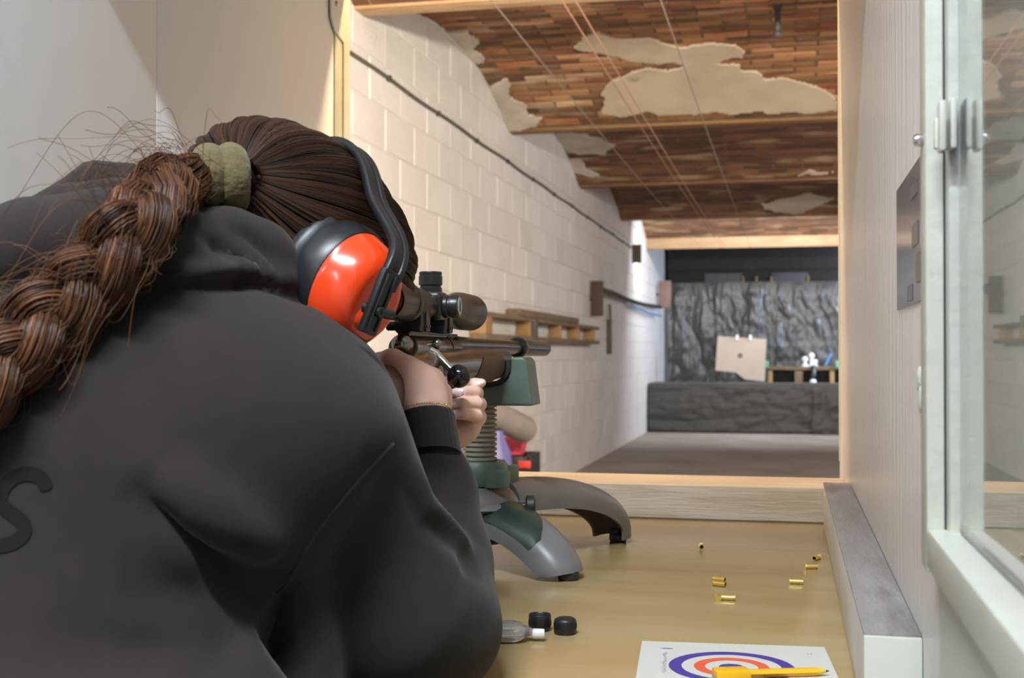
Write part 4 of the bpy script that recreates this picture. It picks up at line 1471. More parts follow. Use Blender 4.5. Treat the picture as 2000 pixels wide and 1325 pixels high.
ob('ampoule_rim', MB().tube([a + dX * (Lb * .1) + dY * .0148 + [0, 0, .0065], a + dX * (Lb * .80) + dY * .0148 + [0, 0, .0065], a + dX * (Lb * .88) + dY * .008 + [0, 0, .0065]], .0014, 8).tube([a + dX * (Lb * .1) - dY * .0145 + [0, 0, .0065], a + dX * (Lb * .80) - dY * .0145 + [0, 0, .0065], a + dX * (Lb * .88) - dY * .0085 + [0, 0, .0065]], .0014, 8), 'clear_plastic', amp)
cpt = a + dX * (Lb * 1.0) + np.array([0, 0, .0068])
ob('ampoule_tip', MB().lathe(cpt, dX, [(0, .0040), (.001, .0048), (.010, .0046), (.011, .0040)], 18), 'white_cap', amp)

# paper target sheet with blue and red rings
c00, c10 = tab(1254, 1254), tab(1610, 1266)
c01, c11 = tab(1232, 1340), tab(1640, 1340)
ex = nrm(c10 - c00); wv = np.linalg.norm(c10 - c00)
ey = np.array([ex[1], -ex[0], 0])            # towards the camera
if ey[1] > 0: ey = -ey
ps = thing('target_sheet', tuple((c00 + c10) / 2), 'white paper target with blue and red rings at the front of the bench', 'paper target')
PZ = TZ + .0008
n_ = 10
LY = .175
vs, fs = [], []
for i in range(n_ + 1):
    for j in range(n_ + 1):
        p = c00 + ex * (wv * i / n_) + ey * (LY * j / n_)
        vs.append((p[0], p[1], PZ))
vs += [(x, y, z - .0006) for x, y, z in vs]
m1 = (n_ + 1) ** 2
for i in range(n_):
    for j in range(n_):
        q = i * (n_ + 1) + j
        fs.append((q, q + 1, q + n_ + 2, q + n_ + 1))
        fs.append((m1 + q, m1 + q + n_ + 1, m1 + q + n_ + 2, m1 + q + 1))
ob('sheet', (vs, fs), 'paper', ps, smooth=0)
# ring geometry: leftmost of the outer ring at u=1304, top at v=1276
rc_top = tab(1425, 1276)
cxm = np.dot(tab(1425, 1276) - c00, ex)
R_out = cxm - np.dot(tab(1305, 1314) - c00, ex)
cyc = np.dot(rc_top - c00, ey) + R_out


def ring(r0, r1, m_, nm_, dz):
    n = 72
    vs, fs = [], []
    for k in range(n):
        w_ = 2 * math.pi * k / n
        for r_ in (r0, r1):
            p = c00 + ex * (cxm + r_ * math.cos(w_)) + ey * (cyc + r_ * math.sin(w_))
            vs.append((p[0], p[1], PZ + dz))
    for k in range(n):
        k2 = (k + 1) % n
        fs.append((2 * k, 2 * k + 1, 2 * k2 + 1, 2 * k2))
    ob(nm_, (vs, fs), m_, ps, smooth=0)


print('ring radius', R_out, 'sheet width', wv)
ring(R_out * .795, R_out, 'print_blue', 'blue_ring', .00015)
ring(R_out * .42, R_out * .60, 'print_red', 'red_ring', .00015)
ring(.0005, R_out * .20, 'print_blue', 'blue_centre', .00015)
# little logo and the small vertical line of print, number in the far corner
lg = MB()
lc = c00 + ex * (np.dot(tab(1302, 1269) - c00, ex)) + ey * np.dot(tab(1302, 1269) - c00, ey)
lg.add([lc + ex * .0065 * math.cos(k * .5236) + ey * .0022 * math.sin(k * .5236) + np.array([0, 0, PZ + .00015 - lc[2]]) for k in range(12)], [tuple(range(12))])
ob('printed_logo', lg, 'print_faint', ps, smooth=0)
lg2 = MB()
lg2.box(lc + np.array([0, 0, PZ + .0002 - lc[2]]) + ex * .001, (.0085, .0013, .0001), (ex, ey, (0, 0, 1)))
ob('printed_logo_bar', lg2, 'print_blue', ps, smooth=0)


def text_mesh(s, size):
    cu = bpy.data.curves.new('tmp', 'FONT')
    cu.body = s
    cu.size = size
    cu.fill_mode = 'FRONT'
    cu.resolution_u = 3
    o = bpy.data.objects.new('tmp', cu)
    COL.objects.link(o)
    dg = bpy.context.evaluated_depsgraph_get()
    me = bpy.data.meshes.new_from_object(o.evaluated_get(dg))
    V = [tuple(v.co) for v in me.vertices]
    F = [tuple(p.vertices) for p in me.polygons]
    bpy.data.objects.remove(o)
    bpy.data.curves.remove(cu)
    bpy.data.meshes.remove(me)
    return V, F


def print_text(s, size, org, dx, dy, name, m_, par):
    V, F = text_mesh(s, size)
    vs = [org + dx * x + dy * y for x, y, z in V]
    ob(name, (vs, F), m_, par, smooth=0)


to = tab(1300, 1275)
to = np.array([to[0], to[1], PZ + .00015])
# the line is too soft to read: a row of small grey letter strokes
st = MB()
for k in range(17):
    c = to + ey * (.004 + .0042 * k)
    for j in range(2):
        st.box(c + ex * rng.uniform(-.0012, .0012) + ey * (j * .0016), (rng.uniform(.0016, .0042), .0008, .0001), (ex, ey, (0, 0, 1)))
ob('printed_line', st, 'print_faint', ps, smooth=0)
nt_ = tab(1580, 1280)
st = MB()
for j in (-1, 1):
    q = np.array([nt_[0], nt_[1], PZ + .00015]) + ex * .0014 * j
    st.box(q, (.0005, .0045, .0001), (ex, ey, (0, 0, 1))).box(q + ey * .002 + ex * .0005, (.0014, .0007, .0001), (ex, ey, (0, 0, 1))).box(q - ey * .0018 + ex * .0005, (.0014, .0007, .0001), (ex, ey, (0, 0, 1)))
ob('printed_number', st, 'print_faint', ps, smooth=0)

# yellow pencil-like marker on the sheet
m0, m1_, m2, m3 = tab(1395, 1322, TZ + .004), tab(1460, 1318, TZ + .004), tab(1606, 1318, TZ + .003), tab(1626, 1319, TZ + .002)
mk = thing('yellow_marker', (m1_[0], m1_[1], PZ), 'yellow plastic pencil with thick holder end lying on the paper target', 'pencil')
dm = nrm((m2 - m0) * [1, 1, 0]); dn = np.array([-dm[1], dm[0], 0])
L0 = np.dot(m1_ - m0, dm)
c = m0 + dm * L0 / 2; c[2] = PZ + .0048
ob('holder', MB().box(c, (L0, .017, .0084), (dm, dn, (0, 0, 1))), 'yellow_plastic', mk, bevel=.0016)
L1 = np.dot(m2 - m1_, dm)
c = m1_ + dm * L1 / 2; c[2] = PZ + .0040
ob('shaft', MB().lathe(c - dm * (L1 / 2 + .004), dm, [(0, .0036), (L1, .0034)], 6), 'yellow_plastic', mk, smooth=20)
c2 = c + dm * (L1 / 2 - .004)
ob('tip', MB().lathe(c2, dm, [(0, .0034), (.008, .0012)], 10), 'yellow_print', mk)
ob('lead', MB().lathe(c2 + dm * .008, dm, [(0, .0012), (.003, .0003)], 8), 'gun_grey', mk)

# laminated notice on the right panel
ya_, yb_ = 0.80, (1.02 + .09 * math.sin(YAW)) / math.cos(YAW) + .01
nz0, nz1 = 1.045 + .036, 1.045 + .136
no = thing('wall_notice', (PX1, (ya_ + yb_) / 2, nz0), 'grey laminated notice on the right panel beside the window', 'notice')
ob('laminate', MB().box2((PX1 - .0012, ya_, nz0), (PX1 - .0001, yb_, nz1)), 'notice_paper', no)
for (yy, zz, sy, sz) in ((.93, .118, .05, .010), (.92, .085, .045, .016), (.96, .045, .04, .012), (.90, .06, .03, .02)):
    ob('notice_print', MB().box((PX1 - .0015, yy, 1.045 + zz), (.0004, sy, sz)), 'print_dark', no, smooth=0)

# ================================================================== PERSON
# implicit surfaces on a grid: round cones and ellipsoids blended smoothly, meshed with surface nets
class Field:
    def __init__(self, lo, hi, h):
        self.lo = np.asarray(lo, float)
        self.h = h
        self.n = np.ceil((np.asarray(hi, float) - self.lo) / h).astype(int) + 1
        self.F = np.full(self.n, 0.5, np.float32)

    def _sub(self, lo, hi):
        a = np.clip(np.floor((lo - self.lo) / self.h).astype(int), 0, self.n)
        b = np.clip(np.ceil((hi - self.lo) / self.h).astype(int) + 1, 0, self.n)
        if np.any(b <= a):
            return None, None
        g = [self.lo[i] + self.h * np.arange(a[i], b[i]) for i in range(3)]
        P = np.stack(np.meshgrid(*g, indexing='ij'), -1)
        return (slice(a[0], b[0]), slice(a[1], b[1]), slice(a[2], b[2])), P

    def _blend(self, sl, d, k):
        f = self.F[sl]
        if k > 0:
            t = np.clip(.5 + .5 * (f - d) / k, 0, 1)
            self.F[sl] = f * (1 - t) + d * t - k * t * (1 - t)
        else:
            self.F[sl] = np.minimum(f, d)

    def cone(self, a, b, ra, rb, k=.02):
        a, b = np.asarray(a, float), np.asarray(b, float)
        m = max(ra, rb) + k + .03
        sl, P = self._sub(np.minimum(a, b) - m, np.maximum(a, b) + m)
        if sl is None: return
        ab = b - a
        t = np.clip(((P - a) @ ab) / max(1e-9, ab @ ab), 0, 1)
        d = np.linalg.norm(P - a - t[..., None] * ab, axis=-1) - (ra + (rb - ra) * t)
        self._blend(sl, d, k)

    def chain(self, pts, rs, k=.02):
        for i in range(len(pts) - 1):
            self.cone(pts[i], pts[i + 1], rs[i], rs[i + 1], k if i == 0 else min(k, .6 * min(rs[i], rs[i + 1])))

    def ell(self, c, r, ax=None, k=.02):
        c, r = np.asarray(c, float), np.asarray(r, float)
        ax = np.array([RT, UP, FW]) if ax is None else np.asarray(ax, float)
        m = r.max() + k + .03
        sl, P = self._sub(c - m, c + m)
        if sl is None: return
        q = (P - c) @ ax.T
        k0 = np.linalg.norm(q / r, axis=-1)
        k1 = np.linalg.norm(q / (r * r), axis=-1)
        d = k0 * (k0 - 1) / np.maximum(k1, 1e-6)
        self._blend(sl, d, k)

    def carve(self, a, b, ra, rb, k=.015):
        a, b = np.asarray(a, float), np.asarray(b, float)
        m = max(ra, rb) + k + .03
        sl, P = self._sub(np.minimum(a, b) - m, np.maximum(a, b) + m)
        if sl is None: return
        ab = b - a
        t = np.clip(((P - a) @ ab) / max(1e-9, ab @ ab), 0, 1)
        d = -(np.linalg.norm(P - a - t[..., None] * ab, axis=-1) - (ra + (rb - ra) * t))
        f = self.F[sl]
        tt = np.clip(.5 - .5 * (f - d) / k, 0, 1)
        self.F[sl] = f * (1 - tt) + d * tt + k * tt * (1 - tt)

    def mesh(self, relax=1):
        F = self.F
        ins = F < 0
        nx, ny, nz = F.shape
        cs = np.zeros((nx - 1, ny - 1, nz - 1), np.int8)
        for i in (0, 1):
            for j in (0, 1):
                for k in (0, 1):
                    cs += ins[i:nx - 1 + i, j:ny - 1 + j, k:nz - 1 + k]
        act = (cs > 0) & (cs < 8)
        I = np.argwhere(act)
        vid = np.full(act.shape, -1, np.int64)
        vid[act] = np.arange(len(I))
        pos = np.zeros((len(I), 3)); cnt = np.zeros(len(I))
        corners = [(i, j, k) for i in (0, 1) for j in (0, 1) for k in (0, 1)]
        for a in corners:
            for ax in range(3):
                if a[ax]: continue
                b = list(a); b[ax] = 1
                fa = F[I[:, 0] + a[0], I[:, 1] + a[1], I[:, 2] + a[2]]
                fb = F[I[:, 0] + b[0], I[:, 1] + b[1], I[:, 2] + b[2]]
                cr = (fa < 0) != (fb < 0)
                t = np.where(cr, fa / np.where(cr, fa - fb, 1), 0)
                p = np.array(a, float)[None] + np.zeros((len(I), 3))
                p[:, ax] += t
                pos[cr] += p[cr]; cnt[cr] += 1
        V = (I + pos / cnt[:, None]) * self.h + self.lo
        faces = []
        for ax in range(3):
            o1, o2 = [(1, 2), (2, 0), (0, 1)][ax]
            sa = [slice(None)] * 3; sb = [slice(None)] * 3
            sa[ax] = slice(0, -1); sb[ax] = slice(1, None)
            A, B = ins[tuple(sa)], ins[tuple(sb)]
            E = np.argwhere(A != B)
            ok = (E[:, o1] > 0) & (E[:, o2] > 0) & (E[:, o1] < F.shape[o1] - 1) & (E[:, o2] < F.shape[o2] - 1)
            E = E[ok]

            def cell(d1, d2):
                q = E.copy(); q[:, o1] += d1; q[:, o2] += d2
                return vid[q[:, 0], q[:, 1], q[:, 2]]
            q = np.stack([cell(-1, -1), cell(0, -1), cell(0, 0), cell(-1, 0)], 1)
            fl = ~ins[E[:, 0], E[:, 1], E[:, 2]]
            q[fl] = q[fl][:, ::-1]
            faces.append(q)
        Q = np.vstack(faces)
        Q = Q[(Q >= 0).all(1)]
        for _ in range(relax):
            acc = np.zeros_like(V); c = np.zeros(len(V))
            for a, b in ((0, 1), (1, 2), (2, 3), (3, 0)):
                np.add.at(acc, Q[:, a], V[Q[:, b]]); np.add.at(c, Q[:, a], 1)
                np.add.at(acc, Q[:, b], V[Q[:, a]]); np.add.at(c, Q[:, b], 1)
            V = .5 * V + .5 * acc / np.maximum(c, 1)[:, None]
        return V, Q


def vnormals(V, Q):
    n = np.cross(V[Q[:, 2]] - V[Q[:, 0]], V[Q[:, 3]] - V[Q[:, 1]])
    N = np.zeros_like(V)
    for k in range(4):
        np.add.at(N, Q[:, k], n)
    return N / np.maximum(np.linalg.norm(N, axis=1), 1e-12)[:, None]


def seg_dist(V, P):
    """distance of V to polyline P and the fraction along it"""
    best = np.full(len(V), 9.0); frac = np.zeros(len(V))
    L = np.concatenate([[0], np.cumsum(np.linalg.norm(np.diff(P, axis=0), axis=1))])
    for i in range(len(P) - 1):
        ab = P[i + 1] - P[i]
        t = np.clip(((V - P[i]) @ ab) / max(ab @ ab, 1e-12), 0, 1)
        d = np.linalg.norm(V - P[i] - t[:, None] * ab, axis=1)
        m = d < best
        best[m] = d[m]
        frac[m] = (L[i] + t[m] * (L[i + 1] - L[i])) / L[-1]
    return best, frac


def bvh_of(V, Q):
    return BVHTree.FromPolygons([tuple(v) for v in V], [tuple(int(i) for i in q) for q in Q])


def cast(bv, u, v):
    r = nrm(ray(u, v))
    hit, n, i, d = bv.ray_cast(Vector(CAM), Vector(r))
    return (np.array(hit), np.array(n)) if hit is not None else (None, None)


person = thing('person', (-.38, .72, 0.0), 'person in a dark grey hoodie with a long braid aiming the rifle', 'person')

# ---------------------------------------------------------------- hoodie
hf = Field((-1.0, .42, .50), (.12, 1.42, 1.32), .0048)
A = at
def T(u, v, d):
    return at(u, v, d * .92)


def G(u, v, d):
    return at(u, v, d * .945)


# trunk: upper back rounded towards the camera, waist further down
hf.cone(T(230, 900, 1.00), T(200, 1420, .95), .170, .160, .0)
hf.cone(T(200, 1420, .95), T(190, 1700, .88), .160, .165, .04)
hf.ell(T(290, 845, .97), (.185, .100, .12), k=.045)
hf.cone(T(330, 740, .975), T(540, 782, 1.0), .064, .064, .03)
hf.cone(T(540, 782, 1.0), T(592, 805, 1.01), .064, .060, .02)
hf.cone(T(300, 745, .97), T(-280, 700, 1.06), .070, .070, .03)        # left shoulder
# right arm: upper arm down to the elbow on the bench, forearm up to the wrist
hf.cone(T(592, 800, 1.01), A(660, 960, .94), .060, .056, .03)
hf.cone(A(660, 960, .94), A(790, 1190, .965), .056, .062, .03)
hf.cone(A(790, 1190, .965), A(838, 1235, .98), .062, .050, .03)
hf.cone(A(845, 1215, .99), A(850, 1090, 1.03), .048, .045, .03)
hf.cone(A(850, 1090, 1.03), A(848, 960, 1.06), .045, .0370, .02)
hf.cone(A(848, 960, 1.06), A(836, 868, 1.060), .0370, .0255, .015)
# left arm, mostly hidden: forward and across to the grip
hf.cone(T(-280, 690, 1.06), A(-60, 1080, 1.16), .065, .06, .04)
hf.cone(A(-60, 1080, 1.16), A(560, 960, 1.22), .055, .045, .02)
hf.cone(A(560, 960, 1.22), A(780, 885, 1.25), .045, .030, .02)
# neck and hood
hf.cone(at(450, 650, .98), at(490, 560, 1.0), .050, .046, .02)
hf.chain([at(300, 490, .893), at(360, 484, .896), at(440, 478, .903), at(505, 500, .918), at(550, 540, .936), at(580, 600, .964)], [.026, .026, .025, .024, .022, .018], .010)
hf.chain([at(270, 546, .890), at(370, 546, .893), at(450, 543, .900), at(515, 555, .914), at(560, 585, .932)], [.031, .030, .028, .024, .018], .006)
hf.chain([at(560, 540, .965), at(500, 480, .945), at(420, 450, .925), at(340, 450, .915)], [.022, .022, .024, .026], .004)
# hood hanging down the back, lumpy rolls towards the left
hf.ell(G(190, 545, .90), (.080, .046, .050), k=.02)
hf.chain([G(330, 470, .92), G(200, 470, .875), G(60, 490, .87), G(-120, 560, .90)], [.028, .034, .034, .038], .006)
hf.chain([G(330, 420, .95), G(230, 412, .925), G(130, 425, .915), G(60, 455, .93)], [.020, .024, .024, .023], .003)
hf.chain([G(320, 385, .985), G(250, 368, .975), G(190, 366, .97), G(140, 395, .975)], [.017, .020, .021, .019], .003)
hV, hQ = hf.mesh(relax=2)
hbv = bvh_of(hV, hQ)


def surf_line(pts, bv, n=14):
    ctrl = np.array(pts, float)
    k = np.linspace(0, 1, len(ctrl)); tt = np.linspace(0, 1, n)
    out = []
    for t in tt:
        u, v = np.interp(t, k, ctrl[:, 0]), np.interp(t, k, ctrl[:, 1])
        h, nn = cast(bv, u, v)
        if h is not None:
            out.append(h)
    return np.array(out)


def fold(pts, width, depth, V, Q, bv, n=16, asym=0.0):
    P = surf_line(pts, bv, n)
    if len(P) < 2:
        print('fold miss', pts[0]); return V
    d, fr_ = seg_dist(V, P)
    N = vnormals(V, Q)
    env = np.clip(np.sin(np.pi * np.clip(fr_ * .94 + .03, 0, 1)), 0, 1) ** .6
    return V + N * (depth * env * np.exp(-(d / width) ** 2))[:, None]


folds = [
    ([(280, 965), (340, 1005), (420, 1070), (480, 1120), (540, 1165), (600, 1230)], .012, -.020),
    ([(300, 930), (380, 985), (465, 1045), (540, 1105)], .020, .018),
    ([(230, 1150), (330, 1160), (430, 1150), (520, 1165)], .018, -.009),
    ([(60, 1270), (200, 1265), (340, 1245), (440, 1195), (510, 1165)], .026, -.012),
    ([(200, 1210), (330, 1205), (450, 1180)], .02, .008),
    ([(420, 1320), (450, 1260), (500, 1210), (540, 1180)], .018, -.010),
    ([(560, 1180), (600, 1240), (640, 1320)], .022, -.040),
    # sleeve folds
    ([(800, 900), (830, 990), (890, 1040), (935, 1075)], .012, .008),
    ([(790, 960), (830, 1020), (900, 1065), (950, 1120)], .012, -.007),
    ([(900, 905), (870, 915), (830, 930)], .010, -.005),
    ([(890, 1180), (925, 1110), (930, 1060)], .012, -.006),
    ([(700, 900), (740, 930), (770, 1000)], .018, -.004),
    # hood folds
    ([(405, 478), (440, 490), (480, 512), (520, 545)], .007, -.007),
    ([(430, 448), (480, 466), (520, 500), (552, 550)], .007, -.005),
    ([(420, 466), (470, 484), (520, 520)], .008, .004),
    ([(425, 505), (470, 522), (500, 540)], .010, .004),
    ([(270, 546), (350, 542), (440, 535), (510, 538), (570, 562)], .011, .009),
    ([(260, 566), (350, 562), (444, 555), (512, 557), (590, 584)], .0065, -.013),
]
for pts, wd_, dp_ in folds:
    hV = fold(pts, wd_, dp_, hV, hQ, hbv)
# broad soft unevenness of heavy fleece
N_ = vnormals(hV, hQ)
hV = hV + N_ * (.0022 * (np.sin(hV[:, 0] * 31 + hV[:, 2] * 17) * np.sin(hV[:, 2] * 26 - hV[:, 1] * 19)))[:, None]
hbv = bvh_of(hV, hQ)
hood = ob('hoodie', (hV, hQ), 'hoodie', person, smooth=180)
# armhole seam, a raised double stitched line lying on the cloth
P = surf_line([(766, 868), (735, 900), (690, 950), (640, 1010), (600, 1065), (575, 1110), (560, 1140), (538, 1158)], hbv, 40)
for _ in range(3):
    P[1:-1] = (P[:-2] + 2 * P[1:-1] + P[2:]) / 4
ob('armhole_seam', MB().tube(P + FW * .0006, .0020, 8), 'hoodie', hood, smooth=180)
# ribbed cuff
cw0, cw1 = at(838, 893, 1.052), at(831, 812, 1.068)
ca = cw1 - cw0
Lc = np.linalg.norm(ca)
nn_ = 96
vs, fs = [], []
a_, b_ = frame(ca, FW)
prf = [(0, .0276), (.15, .0272), (.5, .0262), (.9, .0256), (.97, .0252), (1.0, .0242), (.96, .0228)]
for t, r_ in prf:
    for k in range(nn_):
        w = 2 * math.pi * k / nn_
        rr = r_ + .0003 * math.cos(w * 30)
        vs.append(cw0 + ca * t + a_ * rr * math.cos(w) * 1.0 + b_ * rr * math.sin(w) * .96)
for i in range(len(prf) - 1):
    for k in range(nn_):
        k2 = (k + 1) % nn_
        fs.append((i * nn_ + k, i * nn_ + k2, (i + 1) * nn_ + k2, (i + 1) * nn_ + k))
ob('cuff', (vs, fs), 'hoodie_rib', hood, smooth=180)
# printed letter S on the back
sp = [(92, 958), (84, 934), (62, 925), (36, 927), (12, 944), (0, 968), (6, 990), (28, 1006), (48, 1022), (50, 1042), (30, 1060), (0, 1068), (-24, 1062)]
ctrl = np.array(sp, float)
for _ in range(3):                       # corner cutting
    a1 = ctrl[:-1] * .75 + ctrl[1:] * .25; a2 = ctrl[:-1] * .25 + ctrl[1:] * .75
    mid = np.empty((len(a1) * 2, 2)); mid[0::2] = a1; mid[1::2] = a2
    ctrl = np.vstack([ctrl[:1], mid, ctrl[-1:]])
vs, fs = [], []
hw_ = 14
cnt_ = 0
for i in range(len(ctrl)):
    t = ctrl[min(i + 1, len(ctrl) - 1)] - ctrl[max(i - 1, 0)]
    t /= np.linalg.norm(t)
    nrm2 = np.array([-t[1], t[0]])
    end = min(1.0, math.sqrt(min(i, len(ctrl) - 1 - i) / 6 + .05))
    for k in range(7):
        o2 = ctrl[i] + nrm2 * hw_ * end * (k / 3 - 1)
        h, n2 = cast(hbv, *o2)
        if n2 @ FW > 0: n2 = -n2
        vs.append(h + n2 * .0008)
for i in range(len(ctrl) - 1):
    for k in range(6):
        fs.append((i * 7 + k, i * 7 + k + 1, (i + 1) * 7 + k + 1, (i + 1) * 7 + k))
ob('printed_letter', (vs, fs), 'hoodie_print', hood, smooth=180, label='dark letter S printed on the back')

# ---------------------------------------------------------------- body: one skin mesh (head, neck, trunk, arms, hands)
HC = at(588, 452, 1.010)
E1 = nrm(RT * .68 - UP * .60 + FW * .42)         # towards the face
E2 = nrm(RT * .66 + UP * .75 + FW * .02)
E2 = nrm(E2 - E1 * (E2 @ E1))
E3 = np.cross(E1, E2)
HAX = np.array([E1, E2, E3])
HRAD = np.array([.108, .0755, .082])
bf = Field((-1.0, .42, .45), (.12, 1.42, 1.30), .009)
bf.ell(HC, HRAD * .90, HAX, k=0)
bf.ell(HC + E1 * .038 - E2 * .025, (.040, .045, .05), HAX, k=.03)
bf.cone(HC + E1 * .078 - E2 * .010, HC + E1 * .086 - E2 * .020 + E3 * .01, .007, .009, .010)       # nose
bf.cone(HC - E2 * .03, T(440, 650, 1.0), .048, .050, .03)
bf.cone(T(240, 900, 1.00), T(210, 1420, .95), .125, .115, .05)
bf.cone(T(210, 1420, .95), T(200, 1700, .88), .115, .12, .04)
bf.cone(T(300, 750, .98), T(580, 800, 1.0), .045, .042, .03)
bf.cone(T(300, 750, .98), T(-270, 720, 1.06), .045, .045, .03)
bf.chain([T(590, 800, 1.01), A(660, 960, .94), A(795, 1195, .968), A(838, 1225, .985), A(850, 1090, 1.03), A(846, 960, 1.055), A(836, 868, 1.060), A(834, 842, 1.062)], [.040, .038, .038, .034, .032, .026, .0195, .0190], .02)
bf.chain([T(-270, 720, 1.06), A(-60, 1080, 1.16), A(780, 885, 1.25)], [.045, .038, .021], .02)
bV, bQ = bf.mesh(relax=1)

# right hand: back of the hand towards the camera, thumb over the small of the stock, fingers round the grip
rf = Field(at(690, 900, 1.0) - .05, at(900, 670, 1.2) + .05, .0016)
rf.cone(at(834, 842, 1.062), at(826, 806, 1.068), .0195, .0205, 0)
rf.ell(at(820, 772, 1.074), (.0215, .0260, .0165), k=.010)
rf.ell(at(846, 764, 1.088), (.0105, .0185, .013), k=.010)
rf.ell(at(798, 752, 1.066), (.0125, .0200, .012), k=.010)
rf.cone(at(840, 790, 1.080), at(800, 790, 1.072), .014, .013, .010)
rf.chain([at(815, 752, 1.072), at(792, 726, 1.066), at(766, 707, 1.070), at(738, 708, 1.085)], [.0150, .0125, .0108, .0090], .008)
rf.cone(at(846, 742, 1.092), at(815, 735, 1.075), .0090, .0105, .008)
rf.chain([at(855, 756, 1.096), at(864, 766, 1.125), at(862, 772, 1.160)], [.0090, .0080, .0070], .005)
rf.chain([at(855, 774, 1.094), at(864, 788, 1.122), at(838, 796, 1.150)], [.0092, .0084, .0076], .005)
rf.chain([at(852, 792, 1.088), at(860, 806, 1.116), at(834, 814, 1.142)], [.0088, .0080, .0074], .005)
rf.chain([at(844, 808, 1.082), at(852, 822, 1.108), at(830, 828, 1.130)], [.0080, .0074, .0068], .005)
rf.cone(at(793, 800, 1.085), at(784, 846, 1.080), .0110, .0100, .008)
rV, rQ = rf.mesh(relax=1)

# left hand: fingers come round the front of the magazine and close on its right side
lf = Field(at(810, 900, 1.16) - .05, at(960, 730, 1.26) + .05, .0013)
lf.chain([at(905, 768, 1.262), at(931, 768, 1.236), at(926, 767, 1.204), at(903, 766, 1.192), at(885, 769, 1.192)], [.0070, .0070, .0068, .0062, .0046], .0015)
lf.chain([at(908, 789, 1.262), at(937, 790, 1.230), at(931, 789, 1.198), at(903, 787, 1.186), at(880, 790, 1.186)], [.0070, .0070, .0066, .0060, .0044], .0015)
lf.chain([at(908, 812, 1.255), at(937, 814, 1.226), at(930, 813, 1.196), at(904, 808, 1.184), at(879, 813, 1.184)], [.0070, .0068, .0066, .0058, .0042], .0015)
lf.chain([at(896, 758, 1.262), at(914, 754, 1.240), at(928, 751, 1.228), at(941, 748, 1.226)], [.0075, .0070, .0060, .0044], .003)
lf.ell(at(892, 812, 1.255), (.020, .030, .012), k=.008)
lf.chain([at(930, 820, 1.220), at(915, 836, 1.214), at(893, 845, 1.214)], [.0085, .0110, .0130], .004)
lf.cone(at(893, 845, 1.220), at(852, 868, 1.240), .0150, .0190, .010)
lf.cone(at(852, 868, 1.240), at(800, 885, 1.25), .0190, .0200, .008)
lf.chain([at(870, 800, 1.262), at(858, 770, 1.262), at(856, 742, 1.255)], [.011, .0095, .008], .006)     # thumb on the far side
lV, lQ = lf.mesh(relax=1)
BV = np.vstack([bV, rV, lV])
BQ = np.vstack([bQ, rQ + len(bV), lQ + len(bV) + len(rV)])
body = ob('body', (BV, BQ), 'skin', person, smooth=180)


def nail(u0, v0, u1, v1, d, wpx, name='fingernail', curl=.0010):
    """almond nail from its root (u0,v0) to its tip (u1,v1), facing the camera"""
    lbv = bvh_of(lV, lQ)
    a = np.array([u0, v0], float); b = np.array([u1, v1], float)
    t = (b - a) / np.linalg.norm(b - a); n2 = np.array([-t[1], t[0]])
    vs, fs = [], []
    rows, cols = 9, 7
    dl = None
    for i in range(rows):
        f = i / (rows - 1)
        w_ = wpx * (math.sqrt(max(0, 1 - ((f - .32) / .70) ** 2)) if f > .32 else math.sqrt(max(0, 1 - ((f - .32) / .36) ** 2)))
        for k in range(cols):
            c = (k / (cols - 1)) * 2 - 1
            q = a + (b - a) * f + n2 * w_ * c
            h, nn = cast(lbv, *q)
            dd = (h - CAM) @ FW if h is not None else None
            if dd is None or dd > d + .012: dd = dl if dl is not None else d
            if c == 0: dl = dd
            vs.append(at(q[0], q[1], dd - .0012 - curl * (1 - c * c)))
    for i in range(rows - 1):
        for k in range(cols - 1):
            fs.append((i * cols + k, i * cols + k + 1, (i + 1) * cols + k + 1, (i + 1) * cols + k))
    # give the nail its thickness
    m = len(vs)
    vs += [p + FW * .0006 for p in vs]
    fs += [tuple(m + i for i in f[::-1]) for f in fs]
    ob(name, (vs, fs), 'nail', body, smooth=180)


nail(904, 765, 874, 769, 1.187, 8.5)
nail(901, 786, 868, 790, 1.182, 8.0)
nail(900, 806, 866, 817, 1.178, 7.5)
nail(932, 750, 947, 747, 1.221, 5.5)
# thin gold bracelet at the cuff
br_ = []
bc, bax = at(830, 806, 1.069), nrm(cw1 - cw0)
a_, b_ = frame(bax, FW)
ring_ = MB()
for k in range(64):
    w = 2 * math.pi * k / 64
    ring_.ball(bc + a_ * .0226 * math.cos(w) + b_ * .0222 * math.sin(w), .00085, 6)
ob('bracelet', ring_, 'gold', person, smooth=180)

# ---------------------------------------------------------------- hair
# where the pony tail leaves the head: a point on the near side of the hair
rq = (nrm(ray(472, 357)) @ HAX.T) / HRAD
oq = ((CAM - HC) @ HAX.T) / HRAD
qa, qb, qc = rq @ rq, rq @ oq, oq @ oq - 1
tq = (-qb - math.sqrt(max(qb * qb - qa * qc, 0))) / qa
tq = oq + rq * tq
TIE = HC + HAX.T @ (tq / np.linalg.norm(tq) * 1.04 * HRAD)
print('tie depth', (TIE - CAM) @ FW)
hV2 = None


def ellip(dirn, k=1.0):
    """unit-sphere direction (in head axes) to a point on the hair surface"""
    return HC + HAX.T @ (dirn * HRAD * k)


hh_ = Field(HC - .16, HC + .16, .005)
hh_.ell(HC, HRAD * .975, HAX, k=0)
hh_.cone(TIE, HC - E1 * .05, .009, .040, .02)
cV, cQ = hh_.mesh(relax=1)
# trim away the face opening
cen = cV[cQ].mean(1)
loc = (cen - HC) @ HAX.T / HRAD
keep = ~((loc[:, 0] > .62) & (loc[:, 1] < .35))
hair = ob('hair', (cV, cQ[keep]), 'hair_core', person, smooth=180)


